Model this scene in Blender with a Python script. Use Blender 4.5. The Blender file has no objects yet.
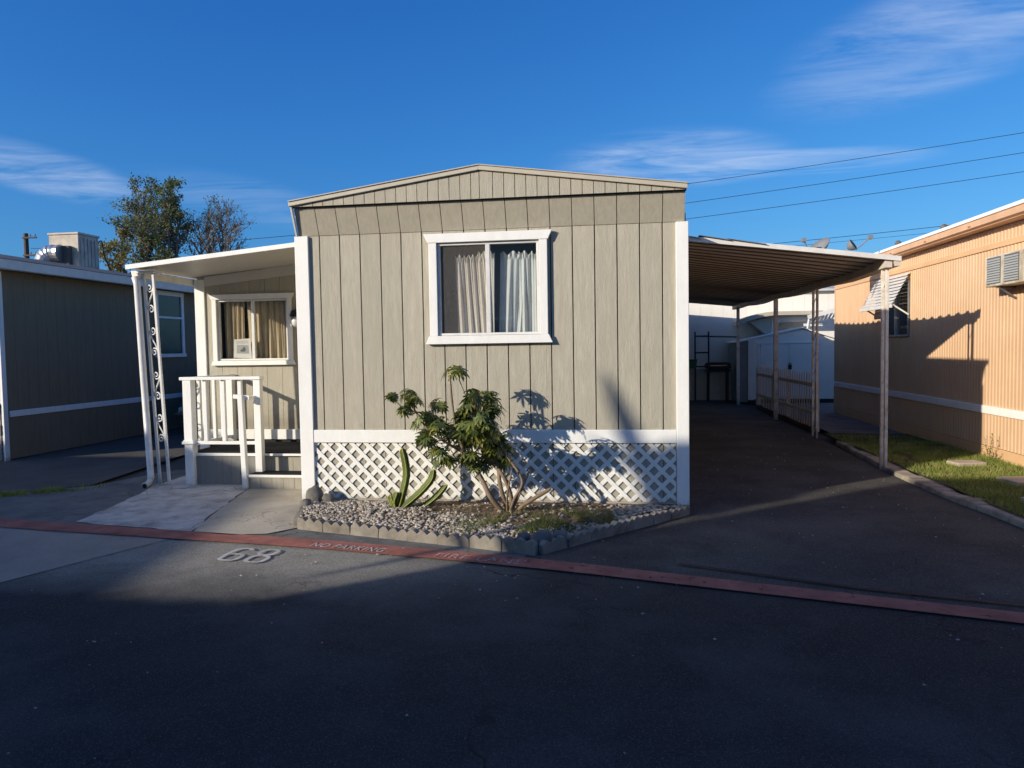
import bpy, math, random
from mathutils import Vector, Matrix, noise as mnoise
R = math.radians
rnd = random.Random(7)
sc = bpy.context.scene
COL = sc.collection
ORG = {}          # object name -> world origin

# ------------------------------------------------------------------ helpers
class MB:
    """collects shapes and links them as ONE mesh object"""
    def __init__(s): s.v=[]; s.f=[]
    def add(s, vs, fs):
        n=len(s.v); s.v+= [tuple(p) for p in vs]; s.f += [tuple(i+n for i in f) for f in fs]; return s
    def box(s, x0,x1,y0,y1,z0,z1):
        vs=[(x,y,z) for z in (z0,z1) for y in (y0,y1) for x in (x0,x1)]
        return s.add(vs,[(0,2,3,1),(4,5,7,6),(0,1,5,4),(2,6,7,3),(0,4,6,2),(1,3,7,5)])
    def obox(s, c, ax, ay, az):
        """box with centre c and three half-axis vectors"""
        c,ax,ay,az=map(Vector,(c,ax,ay,az))
        vs=[c+i*ax+j*ay+k*az for k in (-1,1) for j in (-1,1) for i in (-1,1)]
        return s.add(vs,[(0,2,3,1),(4,5,7,6),(0,1,5,4),(2,6,7,3),(0,4,6,2),(1,3,7,5)])
    def bar(s, a, b, w, h=None, up=(0,0,1)):
        a,b=Vector(a),Vector(b); d=b-a; h=h or w
        u=Vector(up)
        if abs(d.normalized().dot(u))>.98: u=Vector((0,1,0))
        sx=d.cross(u).normalized(); uu=sx.cross(d).normalized()
        return s.obox((a+b)/2, sx*w/2, d/2, uu*h/2)
    def prism(s, pts, off):
        """polygon (3-D points) pushed along off"""
        pts=[Vector(p) for p in pts]; off=Vector(off); n=len(pts)
        nrm=sum(((pts[i]-pts[0]).cross(pts[(i+1)%n]-pts[0]) for i in range(1,n)),Vector())
        if nrm.dot(off)>0: pts=pts[::-1]
        vs=pts+[p+off for p in pts]
        fs=[tuple(range(n)),tuple(range(2*n-1,n-1,-1))]
        for i in range(n):
            j=(i+1)%n; fs.append((j,i,n+i,n+j))
        return s.add(vs,fs)
    def tube(s, pts, r, n=8, cap=True):
        pts=[Vector(p) for p in pts]
        rs=r if isinstance(r,(list,tuple)) else [r]*len(pts)
        vs=[]; fs=[]; pu=None
        for i,p in enumerate(pts):
            d=(pts[min(i+1,len(pts)-1)]-pts[max(i-1,0)]).normalized()
            if pu is None:
                pu=d.orthogonal().normalized()
            else:
                pu=(pu-d*pu.dot(d))
                pu=pu.normalized() if pu.length>1e-6 else d.orthogonal().normalized()
            w=d.cross(pu)
            for k in range(n):
                a=2*math.pi*k/n
                vs.append(p+(pu*math.cos(a)+w*math.sin(a))*rs[i])
        for i in range(len(pts)-1):
            for k in range(n):
                k2=(k+1)%n
                fs.append((i*n+k,i*n+k2,(i+1)*n+k2,(i+1)*n+k))
        if cap:
            fs.append(tuple(range(n-1,-1,-1))); fs.append(tuple((len(pts)-1)*n+k for k in range(n)))
        return s.add(vs,fs)
    def lathe(s, c, prof, n=20, axis=(0,0,1)):
        q=Vector((0,0,1)).rotation_difference(Vector(axis))
        c=Vector(c); vs=[];fs=[]
        for r,z in prof:
            for k in range(n):
                a=2*math.pi*k/n
                vs.append(c+q@Vector((r*math.cos(a),r*math.sin(a),z)))
        m=len(prof)
        for i in range(m-1):
            for k in range(n):
                k2=(k+1)%n; fs.append((i*n+k,i*n+k2,(i+1)*n+k2,(i+1)*n+k))
        fs.append(tuple(range(n-1,-1,-1))); fs.append(tuple((m-1)*n+k for k in range(n)))
        return s.add(vs,fs)
    def grid(s, fn, nu, nv):
        vs=[fn(i/nu,j/nv) for j in range(nv+1) for i in range(nu+1)]
        fs=[(j*(nu+1)+i,j*(nu+1)+i+1,(j+1)*(nu+1)+i+1,(j+1)*(nu+1)+i) for j in range(nv) for i in range(nu)]
        return s.add(vs,fs)
    def build(s, name, m, parent=None, smooth=False, bevel=0, org=None):
        o0=Vector(org) if org else (ORG[parent.name] if parent else Vector((0,0,0)))
        me=bpy.data.meshes.new(name)
        me.from_pydata([tuple(Vector(p)-o0) for p in s.v],[],s.f); me.update()
        me.materials.append(m)
        if smooth:
            for p in me.polygons: p.use_smooth=True
        o=bpy.data.objects.new(name,me); COL.objects.link(o)
        if parent: o.parent=parent
        else: o.location=o0
        ORG[o.name]=o0
        if bevel:
            b=o.modifiers.new('bevel','BEVEL'); b.width=bevel; b.segments=2; b.limit_method='ANGLE'; b.angle_limit=R(40)
        return o

def thing(name, label, cat, loc, group=None):
    o=bpy.data.objects.new(name,None); COL.objects.link(o); o.location=loc; o.empty_display_size=.2
    ORG[o.name]=Vector(loc); o['label']=label; o['category']=cat
    if group: o['group']=group
    return o
def tag(o,label,cat,group=None,kind=None):
    o['label']=label; o['category']=cat
    if group: o['group']=group
    if kind: o['kind']=kind
    return o
def struct(o,label=None):
    o['kind']='structure'
    if label: o['label']=label
    return o

# ------------------------------------------------------------------ materials
class NT:
    def __init__(s,m):
        s.t=m.node_tree; s.n=s.t.nodes; s.l=s.t.links
    def new(s,t,**k):
        n=s.n.new(t)
        for a,b in k.items(): setattr(n,a,b)
        return n
    def link(s,a,b): s.l.new(a,b)
def rgb(c): return (c[0],c[1],c[2],1)
def mat(name,c1,c2=None,c3=None,scale=3,scale3=1,rough=.7,bump=0,bscale=60,stretch=(1,1,1),metal=0,spec=.3,
        speck=None,speck_scale=300,dirt=None,dirt_z=None,crack=None,transl=0,lo=.35,hi=.65,streak=0,sun_patch=None,boards=None):
    m=bpy.data.materials.new(name); m.use_nodes=True; N=NT(m)
    b=N.n['Principled BSDF']; b.inputs['Roughness'].default_value=rough; b.inputs['Metallic'].default_value=metal
    b.inputs['Specular IOR Level'].default_value=spec
    geo=N.new('ShaderNodeNewGeometry'); mp=N.new('ShaderNodeMapping'); mp.inputs['Scale'].default_value=stretch
    N.link(geo.outputs['Position'],mp.inputs['Vector'])
    def noise(sc_,det=5,rgh=.6,vec=None):
        n=N.new('ShaderNodeTexNoise'); n.inputs['Scale'].default_value=sc_; n.inputs['Detail'].default_value=det; n.inputs['Roughness'].default_value=rgh
        N.link(vec or mp.outputs[0],n.inputs['Vector']); return n.outputs['Fac']
    def ramp(x,a,c):
        r=N.new('ShaderNodeMapRange'); r.inputs['From Min'].default_value=a; r.inputs['From Max'].default_value=c; N.link(x,r.inputs['Value']); return r.outputs[0]
    def mix(f,a,c,mode='MIX'):
        x=N.new('ShaderNodeMix',data_type='RGBA',blend_type=mode)
        if hasattr(f,'node'): N.link(f,x.inputs[0])
        else: x.inputs[0].default_value=f
        for i,y in ((6,a),(7,c)):
            if hasattr(y,'node'): N.link(y,x.inputs[i])
            else: x.inputs[i].default_value=rgb(y)
        return x.outputs[2]
    col=None
    if c2: col=mix(ramp(noise(scale),lo,hi),c1,c2)
    else:
        col=mix(ramp(noise(scale),.3,.7),tuple(x*.93 for x in c1),tuple(min(1,x*1.05) for x in c1))
    if c3: col=mix(ramp(noise(scale3,6,.65,geo.outputs['Position']),.48,.68),col,c3)
    if streak:
        mp2=N.new('ShaderNodeMapping'); mp2.inputs['Scale'].default_value=(14,14,.9); N.link(geo.outputs['Position'],mp2.inputs['Vector'])
        col=mix(ramp(noise(1.0,6,.7,mp2.outputs[0]),.45,.8),col,tuple(x*(1-streak) for x in c1))
    if boards:
        sb=N.new('ShaderNodeSeparateXYZ'); N.link(geo.outputs['Position'],sb.inputs[0])
        m1=N.new('ShaderNodeMath',operation='SUBTRACT'); N.link(sb.outputs[0],m1.inputs[0]); m1.inputs[1].default_value=boards[0]
        m2=N.new('ShaderNodeMath',operation='DIVIDE'); N.link(m1.outputs[0],m2.inputs[0]); m2.inputs[1].default_value=boards[1]
        m3_=N.new('ShaderNodeMath',operation='FLOOR'); N.link(m2.outputs[0],m3_.inputs[0])
        wn_=N.new('ShaderNodeTexWhiteNoise',noise_dimensions='1D'); N.link(m3_.outputs[0],wn_.inputs['W'])
        mb_=N.new('ShaderNodeMath',operation='MULTIPLY'); N.link(wn_.outputs['Value'],mb_.inputs[0]); mb_.inputs[1].default_value=.16
        col=mix(mb_.outputs[0],col,tuple(x*.45 for x in c1))
    if sun_patch:   # sunlit patch of the street put into the asphalt colour, masked by position
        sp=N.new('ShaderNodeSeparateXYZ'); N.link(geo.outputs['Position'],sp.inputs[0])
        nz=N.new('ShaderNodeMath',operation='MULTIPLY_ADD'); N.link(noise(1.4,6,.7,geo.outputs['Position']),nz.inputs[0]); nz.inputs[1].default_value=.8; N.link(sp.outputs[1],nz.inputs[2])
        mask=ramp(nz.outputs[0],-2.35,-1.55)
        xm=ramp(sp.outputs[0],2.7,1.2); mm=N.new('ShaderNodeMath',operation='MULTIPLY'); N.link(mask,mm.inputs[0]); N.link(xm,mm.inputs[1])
        col=mix(mm.outputs[0],col,mix(ramp(noise(6,6,.7),.3,.7),sun_patch[0],sun_patch[1]))
    if speck:
        v=N.new('ShaderNodeTexVoronoi'); v.inputs['Scale'].default_value=speck_scale; N.link(geo.outputs['Position'],v.inputs['Vector'])
        wn=N.new('ShaderNodeSeparateColor'); N.link(v.outputs['Color'],wn.inputs[0])
        col=mix(ramp(wn.outputs[0],.80,1.0),col,speck)
        col=mix(ramp(wn.outputs[1],.80,1.0),col,tuple(x*.45 for x in c1))
    if dirt:
        sp=N.new('ShaderNodeSeparateXYZ'); N.link(geo.outputs['Position'],sp.inputs[0])
        nz=N.new('ShaderNodeMath',operation='MULTIPLY_ADD'); N.link(noise(9,5,.7,geo.outputs['Position']),nz.inputs[0]); nz.inputs[1].default_value=.35; N.link(sp.outputs[2],nz.inputs[2])
        r=N.new('ShaderNodeMapRange'); r.inputs['From Min'].default_value=dirt_z[0]+.17; r.inputs['From Max'].default_value=dirt_z[1]+.17
        r.inputs['To Min'].default_value=.75; r.inputs['To Max'].default_value=0
        N.link(nz.outputs[0],r.inputs['Value']); col=mix(r.outputs[0],col,dirt)
    if crack:
        v=N.new('ShaderNodeTexVoronoi',feature='DISTANCE_TO_EDGE'); v.inputs['Scale'].default_value=crack[0]
        nz=N.new('ShaderNodeTexNoise'); nz.inputs['Scale'].default_value=2.2; nz.inputs['Detail'].default_value=8; N.link(geo.outputs['Position'],nz.inputs['Vector'])
        vm=N.new('ShaderNodeVectorMath',operation='MULTIPLY_ADD'); N.link(nz.outputs['Color'],vm.inputs[0]); vm.inputs[1].default_value=(.8,.8,.8); N.link(geo.outputs['Position'],vm.inputs[2])
        N.link(vm.outputs[0],v.inputs['Vector'])
        e=ramp(v.outputs['Distance'],0,crack[1]); 
        big=ramp(noise(.55,3,.5,geo.outputs['Position']),.5,.6)
        inv=N.new('ShaderNodeMath',operation='SUBTRACT'); inv.inputs[0].default_value=1; N.link(e,inv.inputs[1])
        mm=N.new('ShaderNodeMath',operation='MULTIPLY'); N.link(inv.outputs[0],mm.inputs[0]); N.link(big,mm.inputs[1])
        col=mix(mm.outputs[0],col,tuple(x*.35 for x in c1))
    N.link(col,b.inputs['Base Color'])
    if bump:
        bn=N.new('ShaderNodeBump'); bn.inputs['Strength'].default_value=bump; bn.inputs['Distance'].default_value=.01
        N.link(noise(bscale,8,.7),bn.inputs['Height']); N.link(bn.outputs[0],b.inputs['Normal'])
    if transl:
        tr=N.new('ShaderNodeBsdfTranslucent'); N.link(col,tr.inputs[0]); mx=N.new('ShaderNodeMixShader'); mx.inputs[0].default_value=transl
        N.link(b.outputs[0],mx.inputs[1]); N.link(tr.outputs[0],mx.inputs[2]); N.link(mx.outputs[0],N.n['Material Output'].inputs[0])
    return m
def glass(name,tint=(.9,.95,.97),refl=.25,haze=None):
    m=bpy.data.materials.new(name); m.use_nodes=True; N=NT(m); N.n.remove(N.n['Principled BSDF'])
    t=N.new('ShaderNodeBsdfTransparent'); t.inputs[0].default_value=rgb(tint)
    g=N.new('ShaderNodeBsdfGlossy'); g.inputs['Roughness'].default_value=.02
    lw=N.new('ShaderNodeLayerWeight'); lw.inputs['Blend'].default_value=.5
    pw_=N.new('ShaderNodeMath',operation='POWER'); pw_.inputs[1].default_value=4; N.link(lw.outputs['Facing'],pw_.inputs[0])
    ad=N.new('ShaderNodeMath',operation='ADD',use_clamp=True); ad.inputs[1].default_value=refl; N.link(pw_.outputs[0],ad.inputs[0])
    geo=N.new('ShaderNodeNewGeometry')
    nz=N.new('ShaderNodeTexNoise'); nz.inputs['Scale'].default_value=1.7; bn=N.new('ShaderNodeBump'); bn.inputs['Strength'].default_value=.08; bn.inputs['Distance'].default_value=.05
    N.link(geo.outputs['Position'],nz.inputs['Vector']); N.link(nz.outputs[0],bn.inputs['Height']); N.link(bn.outputs[0],g.inputs['Normal'])
    mx=N.new('ShaderNodeMixShader'); N.link(ad.outputs[0],mx.inputs[0]); N.link(t.outputs[0],mx.inputs[1]); N.link(g.outputs[0],mx.inputs[2])
    out=mx.outputs[0]
    if haze:
        d=N.new('ShaderNodeBsdfDiffuse'); d.inputs[0].default_value=rgb(haze[0]); m2=N.new('ShaderNodeMixShader')
        n2=N.new('ShaderNodeTexNoise'); n2.inputs['Scale'].default_value=90; n2.inputs['Detail'].default_value=6; N.link(geo.outputs['Position'],n2.inputs['Vector'])
        mr=N.new('ShaderNodeMapRange'); mr.inputs['From Min'].default_value=.3; mr.inputs['From Max'].default_value=.7; mr.inputs['To Min'].default_value=haze[1]*.6; mr.inputs['To Max'].default_value=haze[1]*1.4
        N.link(n2.outputs[0],mr.inputs[0]); N.link(mr.outputs[0],m2.inputs[0]); N.link(out,m2.inputs[1]); N.link(d.outputs[0],m2.inputs[2]); out=m2.outputs[0]
    N.link(out,N.n['Material Output'].inputs[0]); return m
def worn(name,c,scale=25,a=.35,b=.62,amount=1.0):
    """worn paint: real gaps where the paint is gone"""
    m=mat(name,c,tuple(x*.62 for x in c),scale=5,rough=.85,bump=.3,bscale=200); N=NT(m)
    geo=N.new('ShaderNodeNewGeometry'); n=N.new('ShaderNodeTexNoise'); n.inputs['Scale'].default_value=scale; n.inputs['Detail'].default_value=8; n.inputs['Roughness'].default_value=.75
    N.link(geo.outputs['Position'],n.inputs['Vector'])
    r=N.new('ShaderNodeMapRange'); r.inputs['From Min'].default_value=a; r.inputs['From Max'].default_value=b; r.inputs['To Max'].default_value=amount; N.link(n.outputs[0],r.inputs[0])
    t=N.new('ShaderNodeBsdfTransparent'); mx=N.new('ShaderNodeMixShader'); N.link(r.outputs[0],mx.inputs[0]); N.link(t.outputs[0],mx.inputs[1]); N.link(N.n['Principled BSDF'].outputs[0],mx.inputs[2])
    N.link(mx.outputs[0],N.n['Material Output'].inputs[0]); return m

M={}
M['siding']=mat('beige_siding_paint',(.54,.50,.395),(.445,.405,.315),c3=(.47,.425,.33),scale=5,scale3=.8,rough=.75,bump=.6,bscale=26,stretch=(9,9,1),streak=.18,boards=(.225,.2015),dirt=(.30,.265,.205),dirt_z=(.62,.80))
M['mansard']=mat('taupe_siding_paint',(.47,.43,.335),(.41,.37,.285),scale=5,rough=.75,bump=.3,bscale=22,stretch=(7,7,1.6))
M['dark_gap']=mat('dark_gap',(.045,.036,.026),rough=.9)
M['white']=mat('white_trim_paint',(.90,.89,.84),(.84,.83,.78),scale=4,rough=.55,bump=.15,bscale=40,stretch=(3,3,1),dirt=(.35,.31,.25),dirt_z=(.0,.10))
M['white_metal']=mat('white_enamel_metal',(.78,.77,.73),(.68,.66,.62),scale=6,rough=.4,bump=.05,bscale=30,spec=.5,dirt=(.25,.19,.13),dirt_z=(.0,.12))
M['skirt']=mat('skirt_board',(.42,.385,.31),(.36,.33,.265),scale=6,rough=.8,bump=.3,bscale=40,stretch=(6,6,1))
M['rake']=mat('beige_metal_edge',(.55,.50,.40),(.50,.45,.36),scale=4,rough=.5,spec=.4)
M['roof_white']=mat('white_roof_coating',(.6,.6,.58),(.45,.45,.43),scale=3,rough=.7,bump=.2)
M['roof_dark']=mat('grey_roofing',(.16,.16,.165),(.11,.11,.115),scale=12,rough=.9,bump=.4,bscale=90)
M['lattice']=mat('white_lattice_vinyl',(.88,.87,.81),(.82,.80,.73),scale=8,rough=.55,dirt=(.42,.36,.28),dirt_z=(.03,.14))
M['curtain']=mat('cream_curtain_fabric',(.90,.89,.84),(.84,.82,.76),scale=5,rough=.9,bump=.3,bscale=400,transl=.25)
M['curtain2']=mat('tan_curtain_fabric',(.72,.62,.44),(.6,.5,.34),scale=5,rough=.9,transl=.2)
M['room']=mat('dark_room',(.05,.048,.045),rough=.9)
M['sky_tint_room']=mat('sky_reflection_room_tint',(.16,.22,.30),rough=.9)  # blue of the reflected sky is put into the room colour
M['glass']=glass('window_glass',refl=.15)
M['glass_screen']=glass('window_glass_with_insect_screen',tint=(.88,.86,.83),refl=.03,haze=((.40,.37,.33),.16))
M['glass_dark']=glass('dark_window_glass',tint=(.6,.62,.65),refl=.04)
M['glass_porch']=glass('porch_window_glass',tint=(.9,.9,.88),refl=.06)
M['asphalt']=mat('street_asphalt',(.040,.037,.036),(.026,.025,.026),c3=(.07,.066,.06),scale=2.2,scale3=.9,rough=.88,bump=.75,bscale=130,spec=.25,speck=(.12,.115,.11),speck_scale=230,crack=(.5,.006),sun_patch=((.38,.35,.285),(.28,.255,.21)))  # last pair of tones paints the sunlight on the street edge
M['asphalt_pale']=mat('pale_asphalt',(.15,.135,.112),(.10,.092,.08),scale=1.6,rough=.9,bump=.8,bscale=140,spec=.2,speck=(.26,.24,.21),speck_scale=200)
M['drive']=mat('driveway_asphalt',(.080,.078,.070),(.050,.049,.045),c3=(.125,.115,.098),scale=1.6,scale3=.7,rough=.9,bump=.8,bscale=120,spec=.2,speck=(.17,.16,.15),speck_scale=180,crack=(.7,.008))
M['drive_left']=mat('neighbour_driveway_asphalt',(.13,.115,.095),(.085,.078,.068),scale=2,rough=.9,bump=.6,bscale=120,speck=(.12,.12,.12))
M['conc']=mat('walkway_concrete',(.54,.47,.36),(.45,.39,.295),c3=(.34,.295,.23),scale=3,scale3=1.3,rough=.88,bump=.35,bscale=110,speck=(.42,.39,.33),speck_scale=260,crack=(.8,.005))
M['conc_pale']=mat('patched_pale_concrete',(.66,.60,.52),(.50,.45,.39),c3=(.24,.21,.18),scale=4.5,scale3=2.6,rough=.9,bump=.6,bscale=70,speck=(.62,.61,.58),crack=(1.3,.02))
M['conc_grey']=mat('grey_street_concrete',(.38,.32,.25),(.31,.26,.205),c3=(.26,.22,.17),scale=2.4,scale3=.8,rough=.88,bump=.3,bscale=120,speck=(.32,.31,.3),crack=(.45,.004))
M['conc_worn']=mat('worn_gutter_concrete',(.2,.19,.17),(.13,.125,.115),c3=(.09,.085,.08),scale=3.5,scale3=2,rough=.92,bump=.7,bscale=60,speck=(.26,.25,.23),crack=(1.5,.02))
M['curbc']=mat('curb_concrete',(.40,.35,.27),(.30,.26,.2),c3=(.16,.13,.1),scale=5,scale3=2.4,rough=.9,bump=.7,bscale=50)
M['red']=worn('worn_red_lane_paint',(.42,.155,.115),scale=14,a=.27,b=.43,amount=.95)
M['road_white']=worn('worn_white_road_paint',(.62,.60,.55),scale=70,a=.27,b=.41,amount=.95)
M['road_white_faint']=worn('faint_white_road_paint',(.58,.52,.47),scale=45,a=.40,b=.54,amount=.85)
M['soil']=mat('planter_soil',(.17,.115,.07),(.10,.068,.042),c3=(.24,.18,.12),scale=9,scale3=5,rough=.95,bump=1,bscale=45)
M['dirt']=mat('bare_dirt',(.13,.10,.075),(.09,.07,.05),scale=6,rough=.95,bump=1,bscale=40)
M['ground']=mat('ground_dirt_and_tar',(.10,.09,.08),(.07,.065,.06),scale=.6,rough=.95,bump=.4)
M['pebble']=mat('pale_pebble',(.58,.53,.45),(.29,.235,.18),c3=(.14,.095,.065),scale=26,scale3=17,rough=.8,bump=.2)
M['edging']=mat('concrete_edging',(.31,.275,.22),(.24,.21,.17),c3=(.15,.13,.105),scale=8,scale3=5,rough=.92,bump=.6,bscale=90)
M['rock']=mat('grey_rock',(.20,.185,.165),(.12,.11,.1),scale=9,rough=.9,bump=.9,bscale=30)
M['leaf']=mat('glossy_leaf',(.135,.165,.03),(.05,.08,.018),c3=(.33,.31,.055),scale=7,scale3=6,rough=.38,spec=.5,transl=.18)
M['twig']=mat('pale_bark',(.27,.2,.135),(.19,.135,.085),scale=14,rough=.9,bump=.5,bscale=70)
M['cactus']=mat('green_cactus_skin',(.10,.14,.022),(.05,.08,.016),scale=9,rough=.5,spec=.4,bump=.2)
M['cactus_edge']=mat('pale_cactus_edge',(.34,.33,.08),rough=.6)
M['grass']=mat('lawn_grass',(.30,.34,.07),(.17,.23,.045),c3=(.42,.38,.14),scale=5,scale3=3,rough=.7,transl=.3)
M['weed']=mat('dry_weed_grass',(.16,.19,.045),(.09,.12,.03),c3=(.3,.26,.11),scale=6,scale3=5,rough=.7,transl=.3)
M['lawn_base']=mat('lawn_soil',(.07,.075,.022),(.05,.05,.02),scale=6,rough=.95,bump=1,bscale=40)
M['orange']=mat('apricot_metal_siding',(.66,.435,.26),(.60,.39,.23),c3=(.69,.48,.31),scale=2,scale3=.7,rough=.6,spec=.3,streak=.10)
M['orange_trim']=mat('apricot_trim',(.74,.47,.25),(.68,.42,.22),scale=3,rough=.55)
M['pink_eave']=mat('faded_apricot_eave',(.72,.45,.28),(.62,.38,.22),scale=3,rough=.6)
M['grey_wall']=mat('dark_grey_siding',(.245,.19,.125),(.215,.168,.11),scale=3,rough=.8,bump=.3,bscale=30,stretch=(6,6,1))
M['front_grey']=mat('light_grey_siding',(.33,.32,.29),rough=.8)
M['brick']=mat('pale_stacked_stone',(.38,.35,.3),(.24,.22,.19),scale=9,stretch=(1,1,4),rough=.9,bump=.8,bscale=12)
M['carport_under']=mat('carport_underside',(.86,.80,.72),(.78,.72,.64),c3=(.60,.50,.40),scale=2.5,scale3=1.2,rough=.6,stretch=(1,4,1))
M['carport_rib']=mat('carport_rib_metal',(.20,.16,.125),(.14,.11,.085),scale=4,rough=.6)
M['beam']=mat('carport_beam_paint',(.70,.63,.54),(.58,.51,.43),scale=5,rough=.6)
M['post']=mat('cream_post_paint',(.80,.76,.68),(.70,.65,.57),c3=(.5,.41,.32),scale=9,scale3=7,rough=.6,dirt=(.2,.15,.11),dirt_z=(0,.25))
M['porch_under']=mat('porch_ceiling',(.66,.62,.55),(.6,.56,.5),scale=2,rough=.45,spec=.4)
M['carpet']=mat('black_outdoor_carpet',(.012,.012,.013),rough=.95,bump=.5,bscale=300)
M['deck_skirt']=mat('grey_skirt_panel',(.27,.26,.235),(.235,.225,.2),scale=4,rough=.8,bump=.3,bscale=30,stretch=(6,6,1))
M['black']=mat('black_metal',(.012,.012,.013),rough=.5,spec=.4)
M['iron']=mat('dark_iron',(.03,.032,.036),(.02,.02,.022),scale=8,rough=.6)
M['steel']=mat('galvanised_steel',(.48,.5,.52),(.38,.4,.42),scale=9,rough=.35,metal=.75,spec=.5)
M['cooler']=mat('cooler_cabinet_paint',(.52,.48,.40),(.42,.385,.32),scale=3,rough=.6,c3=(.34,.30,.24),scale3=3)
M['cooler_dark']=mat('cooler_louvre',(.1,.098,.09),rough=.7)
M['ac_well']=mat('ac_grille_shadow',(.14,.14,.135),rough=.7)
M['ac']=mat('aged_white_ac_case',(.68,.62,.5),(.6,.54,.43),scale=5,rough=.5,c3=(.4,.31,.2),scale3=5)
M['ac_grille']=mat('ac_grille_grey',(.42,.43,.42),rough=.6)
M['picket']=mat('weathered_tan_picket',(.78,.68,.55),(.62,.53,.42),scale=7,rough=.85,stretch=(3,3,.7))
M['shed']=mat('shed_grey_white_metal',(.88,.84,.78),(.83,.79,.73),scale=2,rough=.6)
M['shed_trim']=mat('shed_cream_trim',(.85,.76,.66),rough=.6)
M['shed_side']=mat('shed_sage_siding',(.25,.27,.26),(.2,.22,.21),scale=3,rough=.7)
M['far_white']=mat('cream_far_wall',(.88,.84,.76),(.83,.79,.71),scale=1.5,rough=.7,streak=.07)
M['far_fence']=mat('pale_board_fence',(.76,.72,.66),(.66,.62,.56),scale=4,rough=.8)
M['canopy']=mat('beige_curved_roof',(.55,.48,.38),(.48,.42,.33),scale=3,rough=.7)
M['green']=mat('green_plastic',(.02,.16,.07),rough=.5)
M['tan_tarp']=mat('tan_car_cover',(.24,.185,.11),(.18,.14,.085),scale=3,rough=.8)
M['paper']=mat('white_paper',(.78,.77,.73),rough=.8)
M['ink']=mat('grey_print',(.16,.16,.16),rough=.9)
M['ink_light']=mat('pale_grey_print',(.45,.45,.44),rough=.9)
M['bark']=mat('tree_bark',(.23,.20,.17),(.15,.13,.115),scale=8,rough=.9,bump=.7,bscale=20)
M['tree_leaf']=mat('olive_tree_leaf',(.17,.22,.075),(.11,.15,.055),c3=(.22,.23,.08),scale=1.2,scale3=.8,rough=.55,transl=.25)
M['yellow_leaf']=mat('yellow_green_tree_leaf',(.32,.26,.05),(.17,.17,.05),scale=1.5,rough=.55,transl=.25)
M['pole_wood']=mat('utility_pole_wood',(.10,.08,.065),rough=.9)
M['wire']=mat('black_wire',(.02,.022,.026),rough=.7)
M['dish']=mat('grey_dish',(.20,.21,.22),rough=.5,spec=.4)
M['vent']=mat('rusty_vent_metal',(.16,.15,.14),(.11,.08,.06),scale=12,rough=.6)
M['home_stucco']=mat('street_home_stucco',(.42,.36,.28),(.36,.31,.24),scale=3,rough=.9,bump=.4)
M['home_tile']=mat('street_home_roof',(.14,.1,.08),(.1,.075,.06),scale=6,rough=.9,bump=.5)
M['palm']=mat('palm_leaf',(.05,.08,.025),(.035,.06,.02),scale=3,rough=.5,transl=.1)
M['paver']=mat('pale_paver',(.52,.42,.32),(.44,.36,.28),scale=9,rough=.9,bump=.5)
M['bulb']=mat('lamp_glass',(.75,.74,.7),rough=.1,spec=.6)
M['seam']=mat('tar_seam',(.018,.018,.02),rough=.7)

# ------------------------------------------------------------------ camera
CAM=(3.0261,-6.756,1.4976); yaw,pitch,roll,F=.1414,.0488,-.0161,731.58
fw=Vector((-math.sin(yaw)*math.cos(pitch),math.cos(yaw)*math.cos(pitch),-math.sin(pitch)))
r0=Vector((math.cos(yaw),math.sin(yaw),0)); u0=r0.cross(fw)
cr=math.cos(roll)*r0+math.sin(roll)*u0; cu=-math.sin(roll)*r0+math.cos(roll)*u0
cam=bpy.data.cameras.new('camera'); cam.sensor_width=36; cam.lens=F/1024*36; cam.clip_end=3000; cam.clip_start=.05
co=bpy.data.objects.new('camera',cam); COL.objects.link(co); sc.camera=co
mw=Matrix.Identity(4)
for i in range(3):
    mw[i][0]=cr[i]; mw[i][1]=cu[i]; mw[i][2]=-fw[i]; mw[i][3]=CAM[i]
co.matrix_world=mw

# ------------------------------------------------------------------ light
SUN=Vector((1,.80,-.425)).normalized()
sl=bpy.data.lights.new('sun','SUN'); sl.energy=5.0; sl.angle=R(.55); sl.color=(1,.91,.76)
so=bpy.data.objects.new('sun',sl); COL.objects.link(so); so.rotation_euler=SUN.to_track_quat('-Z','Y').to_euler(); so.location=(-20,-20,15)
w=bpy.data.worlds.new('World'); sc.world=w; w.use_nodes=True
N=NT(w); bg=N.n['Background']
sky=N.new('ShaderNodeTexSky',sky_type='NISHITA'); sky.sun_disc=False; sky.sun_elevation=math.asin(-SUN.z); sky.sun_rotation=math.atan2(-SUN.x,-SUN.y)
sky.air_density=1.0; sky.dust_density=1.3; sky.ozone_density=3.0
bg.inputs[1].default_value=.12
hs=N.new('ShaderNodeMix',data_type='RGBA',blend_type='MULTIPLY'); hs.inputs[0].default_value=1; hs.inputs[7].default_value=(.50,.82,1.22,1)
N.link(sky.outputs[0],hs.inputs[6])
sep=N.new('ShaderNodeSeparateColor'); N.link(hs.outputs[2],sep.inputs[0]); cmbc=N.new('ShaderNodeCombineColor')
for i,(p,a) in enumerate(((1.5,.66),(1.05,.95),(.74,1.68))):   # clear, dry winter air: a deeper blue overhead
    q=N.new('ShaderNodeMath',operation='POWER'); q.inputs[1].default_value=p; N.link(sep.outputs[i],q.inputs[0])
    q2=N.new('ShaderNodeMath',operation='MULTIPLY'); q2.inputs[1].default_value=a; N.link(q.outputs[0],q2.inputs[0]); N.link(q2.outputs[0],cmbc.inputs[i])
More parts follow.
